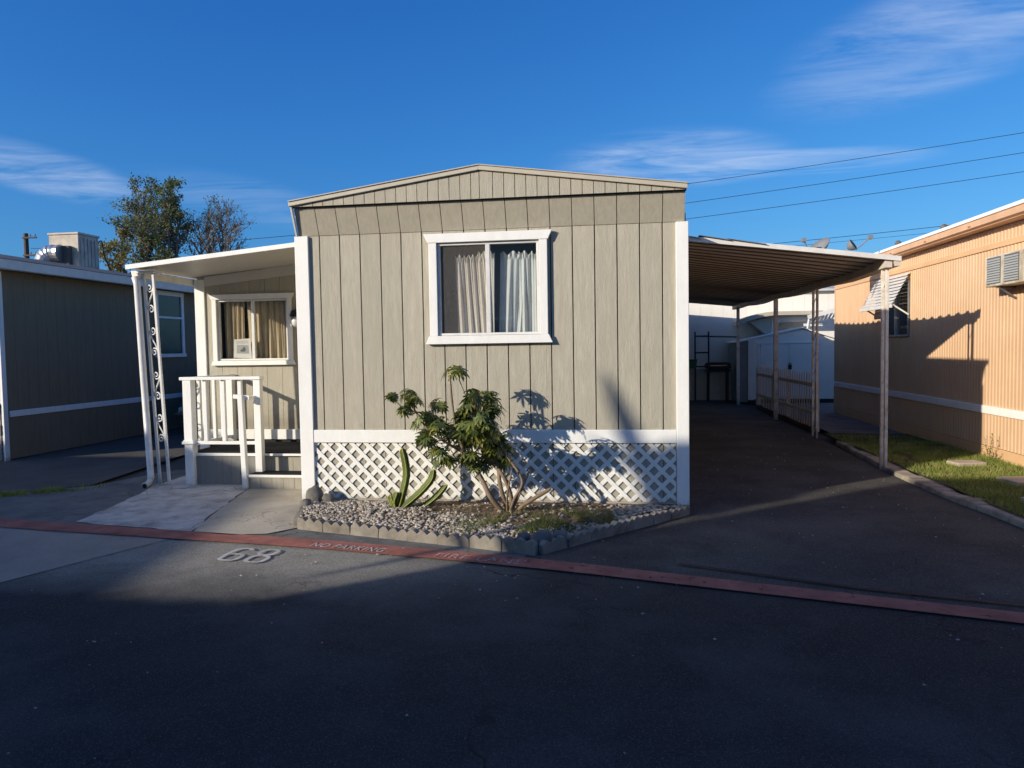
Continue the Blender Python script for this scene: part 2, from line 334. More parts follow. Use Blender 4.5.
# thin cirrus: noise on the cloud plane, thick only in a few parts of the sky
tc=N.new('ShaderNodeTexCoord'); sx=N.new('ShaderNodeSeparateXYZ'); N.link(tc.outputs['Generated'],sx.inputs[0])
zc=N.new('ShaderNodeMath',operation='MAXIMUM'); zc.inputs[1].default_value=.03; N.link(sx.outputs[2],zc.inputs[0])
dv=N.new('ShaderNodeVectorMath',operation='DIVIDE'); cmb=N.new('ShaderNodeCombineXYZ')
for i in range(3): N.link(zc.outputs[0],cmb.inputs[i])
N.link(tc.outputs['Generated'],dv.inputs[0]); N.link(cmb.outputs[0],dv.inputs[1])
mp=N.new('ShaderNodeMapping'); mp.inputs['Rotation'].default_value=(0,0,R(-28)); mp.inputs['Scale'].default_value=(.8,1.9,0); N.link(dv.outputs[0],mp.inputs['Vector'])
n1=N.new('ShaderNodeTexNoise'); n1.inputs['Scale'].default_value=1.5; n1.inputs['Detail'].default_value=10; n1.inputs['Roughness'].default_value=.62; n1.inputs['Distortion'].default_value=.7; N.link(mp.outputs[0],n1.inputs['Vector'])
r1=N.new('ShaderNodeMapRange'); r1.inputs['From Min'].default_value=.36; r1.inputs['From Max'].default_value=.78; N.link(n1.outputs[0],r1.inputs[0])
def pixdir(u,v): return (fw+cr*((u-512)/F)-cu*((v-384)/F)).normalized()
def blob(u,v,ax,ru,rv,k):
    """soft elliptic patch of sky around a direction"""
    d=pixdir(u,v); a=(pixdir(u+10*math.cos(ax),v+10*math.sin(ax))-d).normalized(); b=d.cross(a)
    out=None; acc=[]
    for vec,r in ((a,ru/F),(b,rv/F)):
        t=N.new('ShaderNodeVectorMath',operation='DOT_PRODUCT'); N.link(tc.outputs['Generated'],t.inputs[0]); t.inputs[1].default_value=vec
        s=N.new('ShaderNodeMath',operation='SUBTRACT'); N.link(t.outputs['Value'],s.inputs[0]); s.inputs[1].default_value=d.dot(vec)
        q=N.new('ShaderNodeMath',operation='DIVIDE'); N.link(s.outputs[0],q.inputs[0]); q.inputs[1].default_value=r
        p=N.new('ShaderNodeMath',operation='POWER'); N.link(q.outputs[0],p.inputs[0]); p.inputs[1].default_value=2; acc.append(p.outputs[0])
    ad=N.new('ShaderNodeMath',operation='ADD'); N.link(acc[0],ad.inputs[0]); N.link(acc[1],ad.inputs[1])
    m=N.new('ShaderNodeMapRange',interpolation_type='SMOOTHERSTEP'); m.inputs['From Min'].default_value=0; m.inputs['From Max'].default_value=1; m.inputs['To Min'].default_value=k; m.inputs['To Max'].default_value=0
    N.link(ad.outputs[0],m.inputs[0])
    # only in front: keep the patch out of the opposite sky
    t=N.new('ShaderNodeVectorMath',operation='DOT_PRODUCT'); N.link(tc.outputs['Generated'],t.inputs[0]); t.inputs[1].default_value=d
    g=N.new('ShaderNodeMath',operation='GREATER_THAN'); N.link(t.outputs['Value'],g.inputs[0]); g.inputs[1].default_value=0
    mu=N.new('ShaderNodeMath',operation='MULTIPLY'); N.link(m.outputs[0],mu.inputs[0]); N.link(g.outputs[0],mu.inputs[1]); return mu.outputs[0]
tot=None
for args in ((930,40,-.35,150,55,.75),(670,160,-.05,130,34,.95),(800,162,-.06,130,14,.75),(45,172,.25,95,24,.9),(250,200,.2,120,25,.3)):
    o=blob(*args)
    if tot is None: tot=o
    else:
        a=N.new('ShaderNodeMath',operation='ADD'); N.link(tot,a.inputs[0]); N.link(o,a.inputs[1]); tot=a.outputs[0]
mm=N.new('ShaderNodeMath',operation='MULTIPLY',use_clamp=True); N.link(tot,mm.inputs[0]); N.link(r1.outputs[0],mm.inputs[1])
m3=N.new('ShaderNodeMath',operation='MULTIPLY',use_clamp=True); N.link(mm.outputs[0],m3.inputs[0]); m3.inputs[1].default_value=.68
cm=N.new('ShaderNodeMix',data_type='RGBA'); N.link(m3.outputs[0],cm.inputs[0]); N.link(cmbc.outputs[0],cm.inputs[6]); cm.inputs[7].default_value=(5.2,6.2,8.0,1)
N.link(cm.outputs[2],bg.inputs[0])

# ------------------------------------------------------------------ ground sheets
def sheet(name,pts,z,m,label=None):
    b=MB(); pts=list(pts); ar=sum(pts[i][0]*pts[(i+1)%len(pts)][1]-pts[(i+1)%len(pts)][0]*pts[i][1] for i in range(len(pts)))
    if ar<0: pts=pts[::-1]
    b.add([(x,y,z) for x,y in pts],[tuple(range(len(pts)))])
    return struct(b.build(name,m),label)
sheet('ground',[(-900,-900),(900,-900),(900,900),(-900,900)],-.03,M['ground'])
# red line centre and width, shared by street edge and paint
RED=[(-9,.75,.24),(-5,-.35,.25),(-2.47,-.96,.25),(-1,-1.19,.24),(.57,-1.41,.23),(1.6,-1.61,.215),(2.6,-1.83,.21),(3.8,-2.17,.19),(5.17,-2.56,.18),(7,-3.1,.18),(12,-4.6,.18)]
def catm(P,n=8):
    out=[]
    for i in range(len(P)-1):
        p0=Vector(P[max(i-1,0)]);p1=Vector(P[i]);p2=Vector(P[i+1]);p3=Vector(P[min(i+2,len(P)-1)])
        for k in range(n):
            t=k/n; out.append(.5*((2*p1)+(p2-p0)*t+(2*p0-5*p1+4*p2-p3)*t*t+(3*p1-p0-3*p2+p3)*t**3))
    out.append(Vector(P[-1])); return out
RL=catm(RED)
def off(side,extra=0):
    o=[]
    for i,p in enumerate(RL):
        d=(RL[min(i+1,len(RL)-1)]-RL[max(i-1,0)]); d=Vector((d.x,d.y)).normalized(); n=Vector((-d.y,d.x))
        o.append((p.x+n.x*side*(p.z/2+extra),p.y+n.y*side*(p.z/2+extra)))
    return o
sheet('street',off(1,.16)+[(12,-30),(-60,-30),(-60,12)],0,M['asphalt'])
sheet('fire_lane_stripe',off(1)+off(-1)[::-1],.012,M['red'],'worn red painted fire lane stripe along the street edge')
lowred=[p for p in off(-1,-.02) if p[0]<-.62]
sheet('concrete_apron',lowred+[(-.56,-1.36),(-1.02,-2.51),(-1.9,-4.62),(-3.2,-7.7),(-30,-7.7),(-30,2.5)],.004,M['conc_grey'])
# ragged outlines for the slabs by the walkway
def ragged(pts,amp,seed,step=.12):
    r=random.Random(seed); out=[]
    for i in range(len(pts)):
        a=Vector(pts[i]); b=Vector(pts[(i+1)%len(pts)]); n=max(1,int((b-a).length/step))
        for k in range(n):
            p=a.lerp(b,k/n); out.append((p.x+r.uniform(-amp,amp),p.y+r.uniform(-amp,amp)))
    return out
upred=[p for p in off(1,-.02) if -3.4<p[0]<2.42]
sheet('gutter_strip',ragged([(-3.6,.22)]+upred+[(2.40,-1.47),(.3,-.9),(.0,-.3),(0,1.5),(-2.6,1.9),(-2.9,.8)],.015,3),.004,M['conc_worn'])
sheet('concrete_pad',ragged([(-1.78,-.90),(-1.95,.1),(-2.16,.82),(-2.2,2.0),(-1.0,2.0),(-1.02,.90),(-.74,-.3),(-.50,-1.16),(-.95,-1.06),(-1.4,-.98)],.02,5),.010,M['conc_pale'])
sheet('walkway',ragged([(-.48,-1.16),(-.73,-.3),(-1.0,.90),(-1.0,2),(.02,2),(.02,-.05),(.12,-.3),(.34,-.95),(.18,-1.17),(-.1,-1.22)],.008,6),.012,M['conc'])
sheet('driveway',[(3.66,.0),(2.46,-1.46)]+[p for p in off(1,.02) if 2.46<p[0]<6.9]+[(6.26,-.8),(6.12,2.2),(6.2,6),(6.2,14),(3.655,14)],.004,M['drive'])
sheet('tar_seam',[(3.45,-1.72),(4.5,-2.13),(5.3,-2.36),(5.3,-2.385),(4.48,-2.165),(3.44,-1.745)],.016,M['seam'])
sheet('neighbour_driveway',[(-9.5,-.05),(-3.62,.22),(-2.95,.82),(-3.3,3.2),(-3.2,14),(-5.62,14),(-5.62,2.45),(-9.5,2.45)],.006,M['drive_left'])
sheet('patio',[(6.45,5.4),(7.5,5.2),(9.5,11.9),(6.45,11.9)],.05,M['conc_worn'])
# kerb with the lawn behind it
b=MB()
kx=catm([(6.30,-2.9,0),(6.2,-.3,0),(6.12,.6,0),(6.10,1.9,0),(6.16,3.2,0),(6.24,4.6,0)],5)
r=random.Random(2)
for i in range(len(kx)-1):
    a,c=kx[i],kx[i+1]
    j0=r.uniform(-.006,.006); w0=.19+r.uniform(-.015,.015)
    b.prism([(a.x,a.y+.004,-.02),(a.x+w0,a.y+.004,-.02),(c.x+w0,c.y-.004,-.02),(c.x,c.y-.004,-.02)],(0,0,.075+j0*2))
struct(b.build('kerb',M['curbc'],bevel=.02))
def lawn_z(x,y): return .075+.02*mnoise.noise(Vector((x*1.3,y*1.3,0)))
b=MB(); b.grid(lambda u,v:(6.27+u*1.28,-2.9+v*8.3,lawn_z(6.27+u*1.28,-2.9+v*8.3)-.01),10,50)
struct(b.build('lawn_soil',M['lawn_base']))
b=MB(); r=random.Random(4)
pavers=[((7.02,2.28),.17,.11,.2),((7.12,1.15),.24,.17,.1),((6.85,.05),.3,.17,-.1)]
def in_paver(x,y):
    return any(abs(x-c[0])<a*.98 and abs(y-c[1])<d*.98 for c,a,d,_ in pavers)
for i in range(26000):
    x=6.28+r.random()*1.26; y=-2.5+r.random()**.9*7.6
    if in_paver(x,y) or mnoise.noise(Vector((x*2.2,y*2.2,3)))>.42 or (y>4.2 and r.random()<.7): continue
    a=r.uniform(0,6.28); h=r.uniform(.025,.06); wd=.0035; z=lawn_z(x,y)-.012; dx,dy=math.cos(a),math.sin(a)
    l=r.uniform(.2,.9)*h; a2=r.uniform(0,6.28)
    b.add([(x-dx*wd,y-dy*wd,z),(x+dx*wd,y+dy*wd,z),(x+math.cos(a2)*l,y+math.sin(a2)*l,z+h)],[(0,1,2)])
tag(b.build('lawn_grass',M['grass']),'short green grass of the narrow lawn beside the apricot home','grass',kind='stuff')
labs=['sunlit pale paver in the grass nearest the weed by the apricot wall','shaded square paver in the grass below the air conditioner','dark paver lying in the lawn corner close to the kerb']
for (c,a,d,rot),lb in zip(pavers,labs):
    b=MB(); ca,sa=math.cos(rot),math.sin(rot)
    b.obox((c[0],c[1],.085),(a*ca,a*sa,0),(-d*sa,d*ca,0),(0,0,.025))
    tag(b.build('paver',M['paver'],bevel=.01),lb,'paver','pavers in the lawn')
# grass tufts by the neighbour driveway
b=MB(); r=random.Random(9)
for i in range(2600):
    t=r.random(); x=-3.75+t*.95+r.gauss(0,.06); y=-.02+t*.78+r.gauss(0,.07)
    if mnoise.noise(Vector((x*4,y*4,0)))<-.12: continue
    a=r.uniform(0,6.28); h=r.uniform(.02,.06); wd=.004; a2=r.uniform(0,6.28); l=h*r.uniform(.3,1)
    b.add([(x-math.cos(a)*wd,y-math.sin(a)*wd,.0),(x+math.cos(a)*wd,y+math.sin(a)*wd,.0),(x+math.cos(a2)*l,y+math.sin(a2)*l,h)],[(0,1,2)])
tag(b.build('grass_strip',M['grass']),'ragged green grass in the crack along the left driveway','grass',kind='stuff')

# painted words
def marking(txt,p,dirv,h,m,name,label,z,width=None,shear=0,bold=0):
    cu_=bpy.data.curves.new('tmp','FONT'); cu_.body=txt; cu_.size=1; cu_.shear=shear; cu_.offset=bold; cu_.space_character=1.12
    o=bpy.data.objects.new('tmp',cu_); COL.objects.link(o); bpy.context.view_layer.update()
    me=bpy.data.meshes.new_from_object(o.evaluated_get(bpy.context.evaluated_depsgraph_get())); bpy.data.objects.remove(o); bpy.data.curves.remove(cu_)
    xs=[v.co.x for v in me.vertices]; ys=[v.co.y for v in me.vertices]
    x0,x1,y0,y1=min(xs),max(xs),min(ys),max(ys); d=Vector(dirv).normalized(); up=Vector((-d.y,d.x))
    W_=width
    for v in me.vertices:
        a=(v.co.x-x0)/(x1-x0)*W_; c=(v.co.y-y0)/(y1-y0)*h
        q=d*a+up*c; v.co=(q.x,q.y,0)
    me.materials.append(m); o=bpy.data.objects.new(name,me); COL.objects.link(o); o.location=(p[0],p[1],z)
    return tag(o,label,'road marking')
def digit_strip(b,path,w,f):
    """flat stroke of width w along a path given in the digit's own plane"""
    n=len(path); L=[]
    for i,p in enumerate(path):
        a=Vector(path[max(i-1,0)]); c=Vector(path[min(i+1,n-1)]); d=(c-a).normalized(); nn=Vector((-d.y,d.x))*w/2
        L.append((Vector(p)+nn,Vector(p)-nn))
    for i in range(n-1):
        (a,b_),(c,d_)=L[i],L[i+1]; b.add([f(b_),f(d_),f(c),f(a)],[(0,1,2,3)])
nb=MB(); nd=Vector((.52,-.06)).normalized(); nu=Vector((.06,1)).normalized()
def npos(ox,dz=0): return lambda q:(.15+(nd.x*(q.x+ox)+nu.x*q.y)*.87,-1.91+(nd.y*(q.x+ox)+nu.y*q.y)*.87,.010+dz)
def ring(cx,cy,rx,ry,a0,a1,n=16): return [(cx+rx*math.copysign(abs(math.cos(a))**.6,math.cos(a)),cy+ry*math.copysign(abs(math.sin(a))**.6,math.sin(a))) for a in [R(a0+(a1-a0)*i/n) for i in range(n+1)]]
num=thing('space_number_marking','white stencilled 68 on the asphalt below the red stripe','road marking',(.12,-1.93,.0))
digit_strip(nb,ring(.09,.105,.078,.09,0,360,24),.036,npos(0))
digit_strip(nb,[(.012,.12),(.012,.27),(.03,.335),(.07,.355),(.12,.355),(.165,.32)],.036,npos(0,.003))
nb.build('digit',M['road_white'],num)
nb=MB()
digit_strip(nb,ring(.09,.10,.080,.088,0,360,24),.036,npos(.25))
digit_strip(nb,ring(.09,.285,.070,.078,0,360,24),.036,npos(.25,.003))
nb.build('digit',M['road_white'],num)
marking('NO PARKING',(.695,-1.515),(.62,-.12),.10,M['road_white'],'lane_lettering','white NO PARKING lettering on the red stripe',.017,width=.62,bold=0)
marking('FIRE LANE',(1.72,-1.715),(.64,-.13),.10,M['road_white_faint'],'lane_lettering','faded FIRE LANE lettering on the red stripe in front of the flower bed',.017,width=.66,bold=0)

# ------------------------------------------------------------------ main home
W=3.66; SP=.2015; G0=.225
home=thing('mobile_home','beige mobile home with low gable front, white trim and white lattice skirting','mobile home',(W/2,6,0))
def siding_front(b,x0,x1,y,z0f,z1f,xs,th=.014,gap=.0045,out=(0,-1,0)):
    """boards standing proud of y, toward -y, cut at xs; z0f/z1f give bottom and top as functions of x"""
    cuts=[x0]+[x for x in xs if x0+.01<x<x1-.01]+[x1]
    for i in range(len(cuts)-1):
        a=cuts[i]+(gap if i else 0); c=cuts[i+1]-(gap if i<len(cuts)-2 else 0)
        b.prism([(a,y,z0f(a)),(c,y,z0f(c)),(c,y,z1f(c)),(a,y,z1f(a))],(0,-th,0))
gx=[G0+SP*k for k in range(-1,18)]
# front siding around the window opening
wx0,wx1,wz0,wz1=1.345,2.395,1.605,2.495
b=MB()
cuts=[.02]+[x for x in gx if .03<x<3.63]+[3.64]
for i in range(len(cuts)-1):
    a=cuts[i]+(.0048 if i else 0); c=cuts[i+1]-(.0048 if i<len(cuts)-2 else 0)
    segs=[(a,c)]
    def put(a,c,z0,z1):
        if c-a>.001: b.prism([(a,-.001,z0),(c,-.001,z0),(c,-.001,z1),(a,-.001,z1)],(0,-.014,0))
    if c<wx0 or a>wx1: put(a,c,.70,2.62)
    else:
        put(a,min(c,wx0),.70,2.62); put(max(a,wx1),c,.70,2.62)
        m0,m1=max(a,wx0),min(c,wx1); put(m0,m1,.70,wz0); put(m0,m1,wz1,2.62)
wall=b.build('wall',M['siding'],home,bevel=.0025)
b=MB()
b.box(.02,wx0,0,.05,.65,2.62); b.box(wx1,3.64,0,.05,.65,2.62); b.box(wx0,wx1,0,.05,.65,wz0); b.box(wx0,wx1,0,.05,wz1,2.62)
b.build('wall_backing',M['dark_gap'],home)
b=MB()   # long side walls and rear
b.box(.0,.05,.06,13,.0,2.8); b.box(3.61,3.655,.06,13,.0,2.8); b.box(.05,3.61,12.95,13,.0,2.8)
for k in range(42):
    y=.12+k*.305
    b.box(3.655,3.667,y,y+.29,.08,2.7)
b.build('side_wall',M['siding'],home)
# mansard band leaning out at its top
b=MB()
zt,zb,yo=2.848,2.603,-.115
cuts=[.03]+[x for x in gx if .05<x<3.61]+[3.635]
for i in range(len(cuts)-1):
    a=cuts[i]+(.0035 if i else 0); c=cuts[i+1]-(.0035 if i<len(cuts)-2 else 0)
    b.prism([(a,-.022,zb),(c,-.022,zb),(c,yo,zt),(a,yo,zt)],(0,.014,.006))
b.build('mansard_panel',M['mansard'],home)
b=MB(); b.prism([(.034,-.010,zb+.002),(3.631,-.010,zb+.002),(3.631,yo+.014,zt),(.034,yo+.014,zt)],(0,.02,.006)); b.build('mansard_backing',M['dark_gap'],home)
for x in (.022,3.636):
    b=MB(); b.prism([(x,-.022,zb),(x,.05,zb),(x,.05,zt),(x,yo,zt)],(.007,0,0)); b.build('mansard_cheek',M['mansard'],home)
# gable strip above the band
ridge_x=1.815; zr=3.118; ze=2.868
def rz(x): return ze+(zr-ze)*(1-abs(x-ridge_x)/ridge_x if x<ridge_x else 1-abs(x-ridge_x)/(W-ridge_x))
b=MB()
half=[G0+SP/2*k for k in range(-3,36)]
cuts=sorted([.01]+[x for x in half if .03<x<3.63 and abs(x-ridge_x)>.03]+[ridge_x,3.65])
for i in range(len(cuts)-1):
    a=cuts[i]+.003; c=cuts[i+1]-.003
    b.prism([(a,yo-.025,2.858),(c,yo-.025,2.858),(c,yo-.025,max(2.859,rz(c)-.003)),(a,yo-.025,max(2.859,rz(a)-.003))],(0,-.012,0))
b.build('gable_siding',M['siding'],home)
b=MB(); b.prism([(.01,yo-.024,2.852),(3.65,yo-.024,2.852),(3.65,yo-.024,rz(3.65)-.004),(ridge_x,yo-.024,zr-.004),(.01,yo-.024,rz(0.01)-.004)],(0,.03,0)); b.build('gable_backing',M['dark_gap'],home)
b=MB()
for xa,xb in ((-.005,ridge_x),(ridge_x,3.66)):
    za,zb2=rz(xa),rz(xb)
    b.prism([(xa,yo-.04,za-.006),(xb,yo-.04,zb2-.006),(xb,yo-.04,zb2+.045),(xa,yo-.04,za+.045)],(0,-.022,0))
    b.prism([(xa,yo-.062,za+.034),(xb,yo-.062,zb2+.034),(xb,yo-.062,zb2+.045),(xa,yo-.062,za+.045)],(0,-.012,0))
b.build('rake_trim',M['rake'],home,bevel=.004)
b=MB()
b.prism([(-.01,yo-.05,rz(-.01)+.046),(ridge_x,yo-.05,zr+.046),(3.665,yo-.05,rz(3.66)+.046),(3.665,yo-.05,rz(3.66)+.030),(ridge_x,yo-.05,zr+.028),(-.01,yo-.05,rz(-.01)+.030)],(0,13.3,0))
b.build('roof',M['roof_white'],home)
# side gutter end and edge
b=MB(); b.box(-.03,-.008,.02,13,2.79,2.86); b.bar((.008,yo-.03,2.87),(.008,-.03,2.60),.016,.03); b.build('gutter',M['white_metal'],home)
# corner trims, belt
for x0,x1 in ((-.015,.12),(3.565,3.675)):
    b=MB(); b.box(x0,x1,-.045,-.017,.02,zb-.004); b.box(x0 if x0<0 else x1-.02, x0+.02 if x0<0 else x1, -.017,.10,.02,zb-.004)
    b.build('corner_trim',M['white'],home,bevel=.004)
b=MB(); b.box(.117,3.563,-.04,-.017,.615,.738); b.build('belt_board',M['white'],home,bevel=.005)
# skirting and lattice
b=MB()
cuts=[.05]+[x for x in gx if .1<x<3.6]+[3.64]
for i in range(len(cuts)-1): b.box(cuts[i]+.003,cuts[i+1]-.003,-.007,.03,.0,.60)
b.build('skirting_board',M['skirt'],home)
b=MB(); b.box(.05,3.64,.031,.06,.0,.645); b.build('skirting_backing',M['dark_gap'],home)
def clip(poly,x0,x1,z0,z1):
    for ax,val,sg in ((0,x0,1),(0,x1,-1),(1,z0,1),(1,z1,-1)):
        out=[]
        for i in range(len(poly)):
            a,c=poly[i],poly[(i+1)%len(poly)]
            da,dc=sg*(a[ax]-val),sg*(c[ax]-val)
            if da>=0: out.append(a)
            if (da>=0)!=(dc>=0):
                t=da/(da-dc); out.append((a[0]+(c[0]-a[0])*t,a[1]+(c[1]-a[1])*t))
        poly=out
        if len(poly)<3: return None
    return poly
b=MB(); lx0,lx1,lz0,lz1=.12,3.56,.075,.612; per=.1415; hw=.0262
for layer,sg in ((0,1),(1,-1)):
    for k in range(-8,34):
        xc=lx0+.06+k*per
        h=lz1-lz0+.4
        if sg>0: pl=[(xc-hw-.2,lz0-.2),(xc+hw-.2,lz0-.2),(xc+hw+h-.2,lz0-.2+h),(xc-hw+h-.2,lz0-.2+h)]
        else: pl=[(xc-hw+.2,lz0-.2),(xc+hw+.2,lz0-.2),(xc+hw-h+.2,lz0-.2+h),(xc-hw-h+.2,lz0-.2+h)]
        c=clip(pl,lx0,lx1,lz0,lz1)
        if c: b.prism([(x,-.012-.0065*layer,z) for x,z in c],(0,-.006,0))
b.build('lattice',M['lattice'],home)
b=MB(); b.box(.118,3.562,-.03,.01,.02,.073); b.build('base_board',M['skirt'],home)

def window(parent,x0,x1,z0,z1,y,split,left_glass,right_glass,trim,outer,deep=.35,curtains=(),name='window',lining=None):
    """horizontal slider facing -y; outer is the trim width"""
    b=MB(); fw_=.022
    b.box(x0,x1,y-.02,y+.03,z0,z0+fw_); b.box(x0,x1,y-.02,y+.03,z1-fw_,z1); b.box(x0,x0+fw_,y-.02,y+.03,z0+fw_,z1-fw_); b.box(x1-fw_,x1,y-.02,y+.03,z0+fw_,z1-fw_)
    b.box(split-.02,split+.02,y-.022,y+.028,z0+fw_,z1-fw_)
    wf=b.build(name,M['white_metal'],parent,bevel=.003)
    # casing boards: a wide head and sill with slanted ends, plain sides
    b=MB(); t=outer
    b.box(x0-t*.82,x0-.004,y-.045,y-.012,z0-.002,z1+.002); b.box(x1+.004,x1+t*.82,y-.045,y-.012,z0-.002,z1+.002)
    b.prism([(x0-t*.9,y-.05,z1+.003),(x1+t*.9,y-.05,z1+.003),(x1+t*1.30,y-.05,z1+.003+t*.85),(x0-t*1.30,y-.05,z1+.003+t*.85)],(0,.036,0))
    b.prism([(x0-t*.9,y-.05,z0-.003),(x1+t*.9,y-.05,z0-.003),(x1+t*1.25,y-.05,z0-.003-t*.78),(x0-t*1.25,y-.05,z0-.003-t*.78)],(0,.036,0))
    b.build('casing',trim,wf,bevel=.004)
    b=MB(); b.add([(x0+fw_,y,z0+fw_),(split-.02,y,z0+fw_),(split-.02,y,z1-fw_),(x0+fw_,y,z1-fw_)],[(0,1,2,3)]); b.build('pane',left_glass,wf)
    b=MB(); b.add([(split+.02,y+.008,z0+fw_),(x1-fw_,y+.008,z0+fw_),(x1-fw_,y+.008,z1-fw_),(split+.02,y+.008,z1-fw_)],[(0,1,2,3)]); b.build('pane',right_glass,wf)
    b=MB(); b.box(x0-.1,x1+.1,y+deep,y+deep+.02,z0-.1,z1+.1); b.box(x0-.1,x1+.1,y+.035,y+deep,z0-.12,z0-.1); b.box(x0-.1,x1+.1,y+.035,y+deep,z1+.1,z1+.12)
    b.box(x0-.12,x0-.1,y+.035,y+deep,z0-.1,z1+.1); b.box(x1+.1,x1+.12,y+.035,y+deep,z0-.1,z1+.1); b.build('room_lining',lining or M['room'],wf)
    for (tx0,tx1,bx0,bx1,ct,cz0,cm_,folds,head) in curtains:
        def fn(u,v):
            uu=u; xa=tx0+(tx1-tx0)*uu; xb=bx0+(bx1-bx0)*uu
            s=v; x=xa*(s)+xb*(1-s)
            amp=.022*(.6+.4*(1-s))
            ph=uu*folds*2*math.pi
            yy=y+.09+amp*math.sin(ph+.8*math.sin(ph*.37+2*s))+.008*math.sin(ph*2.3+1)
            zz=cz0+(ct-cz0)*s
            if s>.93: zz+= .018*math.sin(ph*1.5)*head; yy+=.012*math.sin(ph*3)*head
            return (x,yy,zz)
        b=MB(); b.grid(fn,110,40); b.build('curtain',cm_,wf,smooth=True)
    return wf
window(home,1.385,2.335,1.625,2.485,-.015,1.86,M['glass_screen'],M['glass'],M['white'],.098,deep=.5,lining=M['sky_tint_room'],
       curtains=((1.52,1.80,1.55,1.85,2.37,1.62,M['curtain'],4.4,1),(1.96,2.20,1.94,2.14,2.39,1.63,M['curtain'],1.6,1),(2.12,2.33,2.13,2.33,2.385,1.63,M['curtain'],2.3,1),(1.74,1.91,1.84,1.90,2.40,1.63,M['curtain'],2,1)))

# porch room of the home, set back
py=1.9
b=MB()
pw=(-1.93,-1.0,1.40,2.16)
xs=[-2.1+.2*k for k in range(12)]
cuts=[-2.2]+[x for x in xs if -2.17<x<-.04]+[-.0]
def pput(a,c,z0,z1):
    if c-a>.001: b.prism([(a,py,z0),(c,py,z0),(c,py,z1),(a,py,z1)],(0,-.012,0))
for i in range(len(cuts)-1):
    a=cuts[i]+(.002 if i else 0); c=cuts[i+1]-(.002 if i<len(cuts)-2 else 0)
    if c<pw[0] or a>pw[1]: pput(a,c,.40,2.62)
    else:
        pput(a,min(c,pw[0]),.40,2.62); pput(max(a,pw[1]),c,.40,2.62); m0,m1=max(a,pw[0]),min(c,pw[1]); pput(m0,m1,.40,pw[2]); pput(m0,m1,pw[3],2.62)
b.build('porch_wall',M['siding'],home)
b=MB(); b.box(-2.2,pw[0],py+.001,py+.04,.0,2.62); b.box(pw[1],-.0,py+.001,py+.04,.0,2.62); b.box(pw[0],pw[1],py+.001,py+.04,.0,pw[2]); b.box(pw[0],pw[1],py+.001,py+.04,pw[3],2.62)
b.box(-2.2,-2.15,py+.04,9,.0,2.6); b.build('porch_wall_backing',M['dark_gap'],home)
b=MB(); b.box(-2.23,-2.10,py-.035,py-.013,.02,2.42); b.box(-2.23,-2.21,py-.013,py+.1,.02,2.42); b.build('corner_trim',M['white'],home,bevel=.004)
b=MB(); b.box(-2.095,-.01,py-.03,py-.013,.405,.53); b.build('belt_board',M['white'],home,bevel=.004)
b=MB(); b.prism([(-2.095,py-.014,2.335),(-.01,py-.014,2.535),(-.01,py-.014,2.655),(-2.095,py-.014,2.455)],(0,-.018,0)); b.build('wall_head_trim',M['porch_under'],home)
window(home,pw[0],pw[1],pw[2],pw[3],py-.012,-1.46,M['glass_porch'],M['glass_porch'],M['white'],.075,deep=.4,
       curtains=((-1.60,-1.0,-1.58,-1.0,2.15,1.42,M['curtain2'],7,0),(-1.91,-1.62,-1.9,-1.63,2.15,1.42,M['curtain2'],4,0)),name='window')
# paper notice behind the porch glass
pt=thing('window_notice','white paper notice with a small dark picture taped inside the porch window','notice',(-1.62,py-.004,1.43))
b=MB(); b.add([(-1.745,py-.006,1.435),(-1.50,py-.006,1.425),(-1.515,py-.006,1.675),(-1.73,py-.006,1.665)],[(0,1,2,3)]); b.build('sheet',M['paper'],pt)
b=MB(); b.add([(-1.70,py-.009,1.49),(-1.54,py-.009,1.485),(-1.545,py-.009,1.59),(-1.695,py-.009,1.595)],[(0,1,2,3)])
for k in range(3): z=1.645-k*.013; b.add([(-1.705,py-.009,z-.004),(-1.54,py-.009,z-.004),(-1.54,py-.009,z),(-1.705,py-.009,z)],[(0,1,2,3)])
b.build('print_block',M['ink_light'],pt)
b=MB(); b.add([(-1.645,py-.011,1.51),(-1.59,py-.011,1.51),(-1.575,py-.011,1.54),(-1.60,py-.011,1.575),(-1.62,py-.011,1.545),(-1.65,py-.011,1.53)],[(0,1,2,3,4,5)]); b.build('picture',M['ink'],pt)
# porch lamp
lt=thing('porch_lamp','small black wall lamp with clear bulb beside the porch window','wall lamp',(-.87,py-.02,1.95))
b=MB(); b.lathe((-.86,py-.10,1.93),[(.01,.09),(.055,.07),(.075,.01),(.07,.0)],16); b.box(-.9,-.82,py-.04,py-.013,1.88,2.02); b.bar((-.86,py-.03,1.99),(-.86,py-.10,1.99),.02); b.build('lamp_hood',M['black'],lt)
b=MB(); b.lathe((-.86,py-.10,1.80),[(.02,.0),(.05,.03),(.058,.07),(.045,.11),(.03,.132)],16); b.build('bulb',M['bulb'],lt,smooth=True)

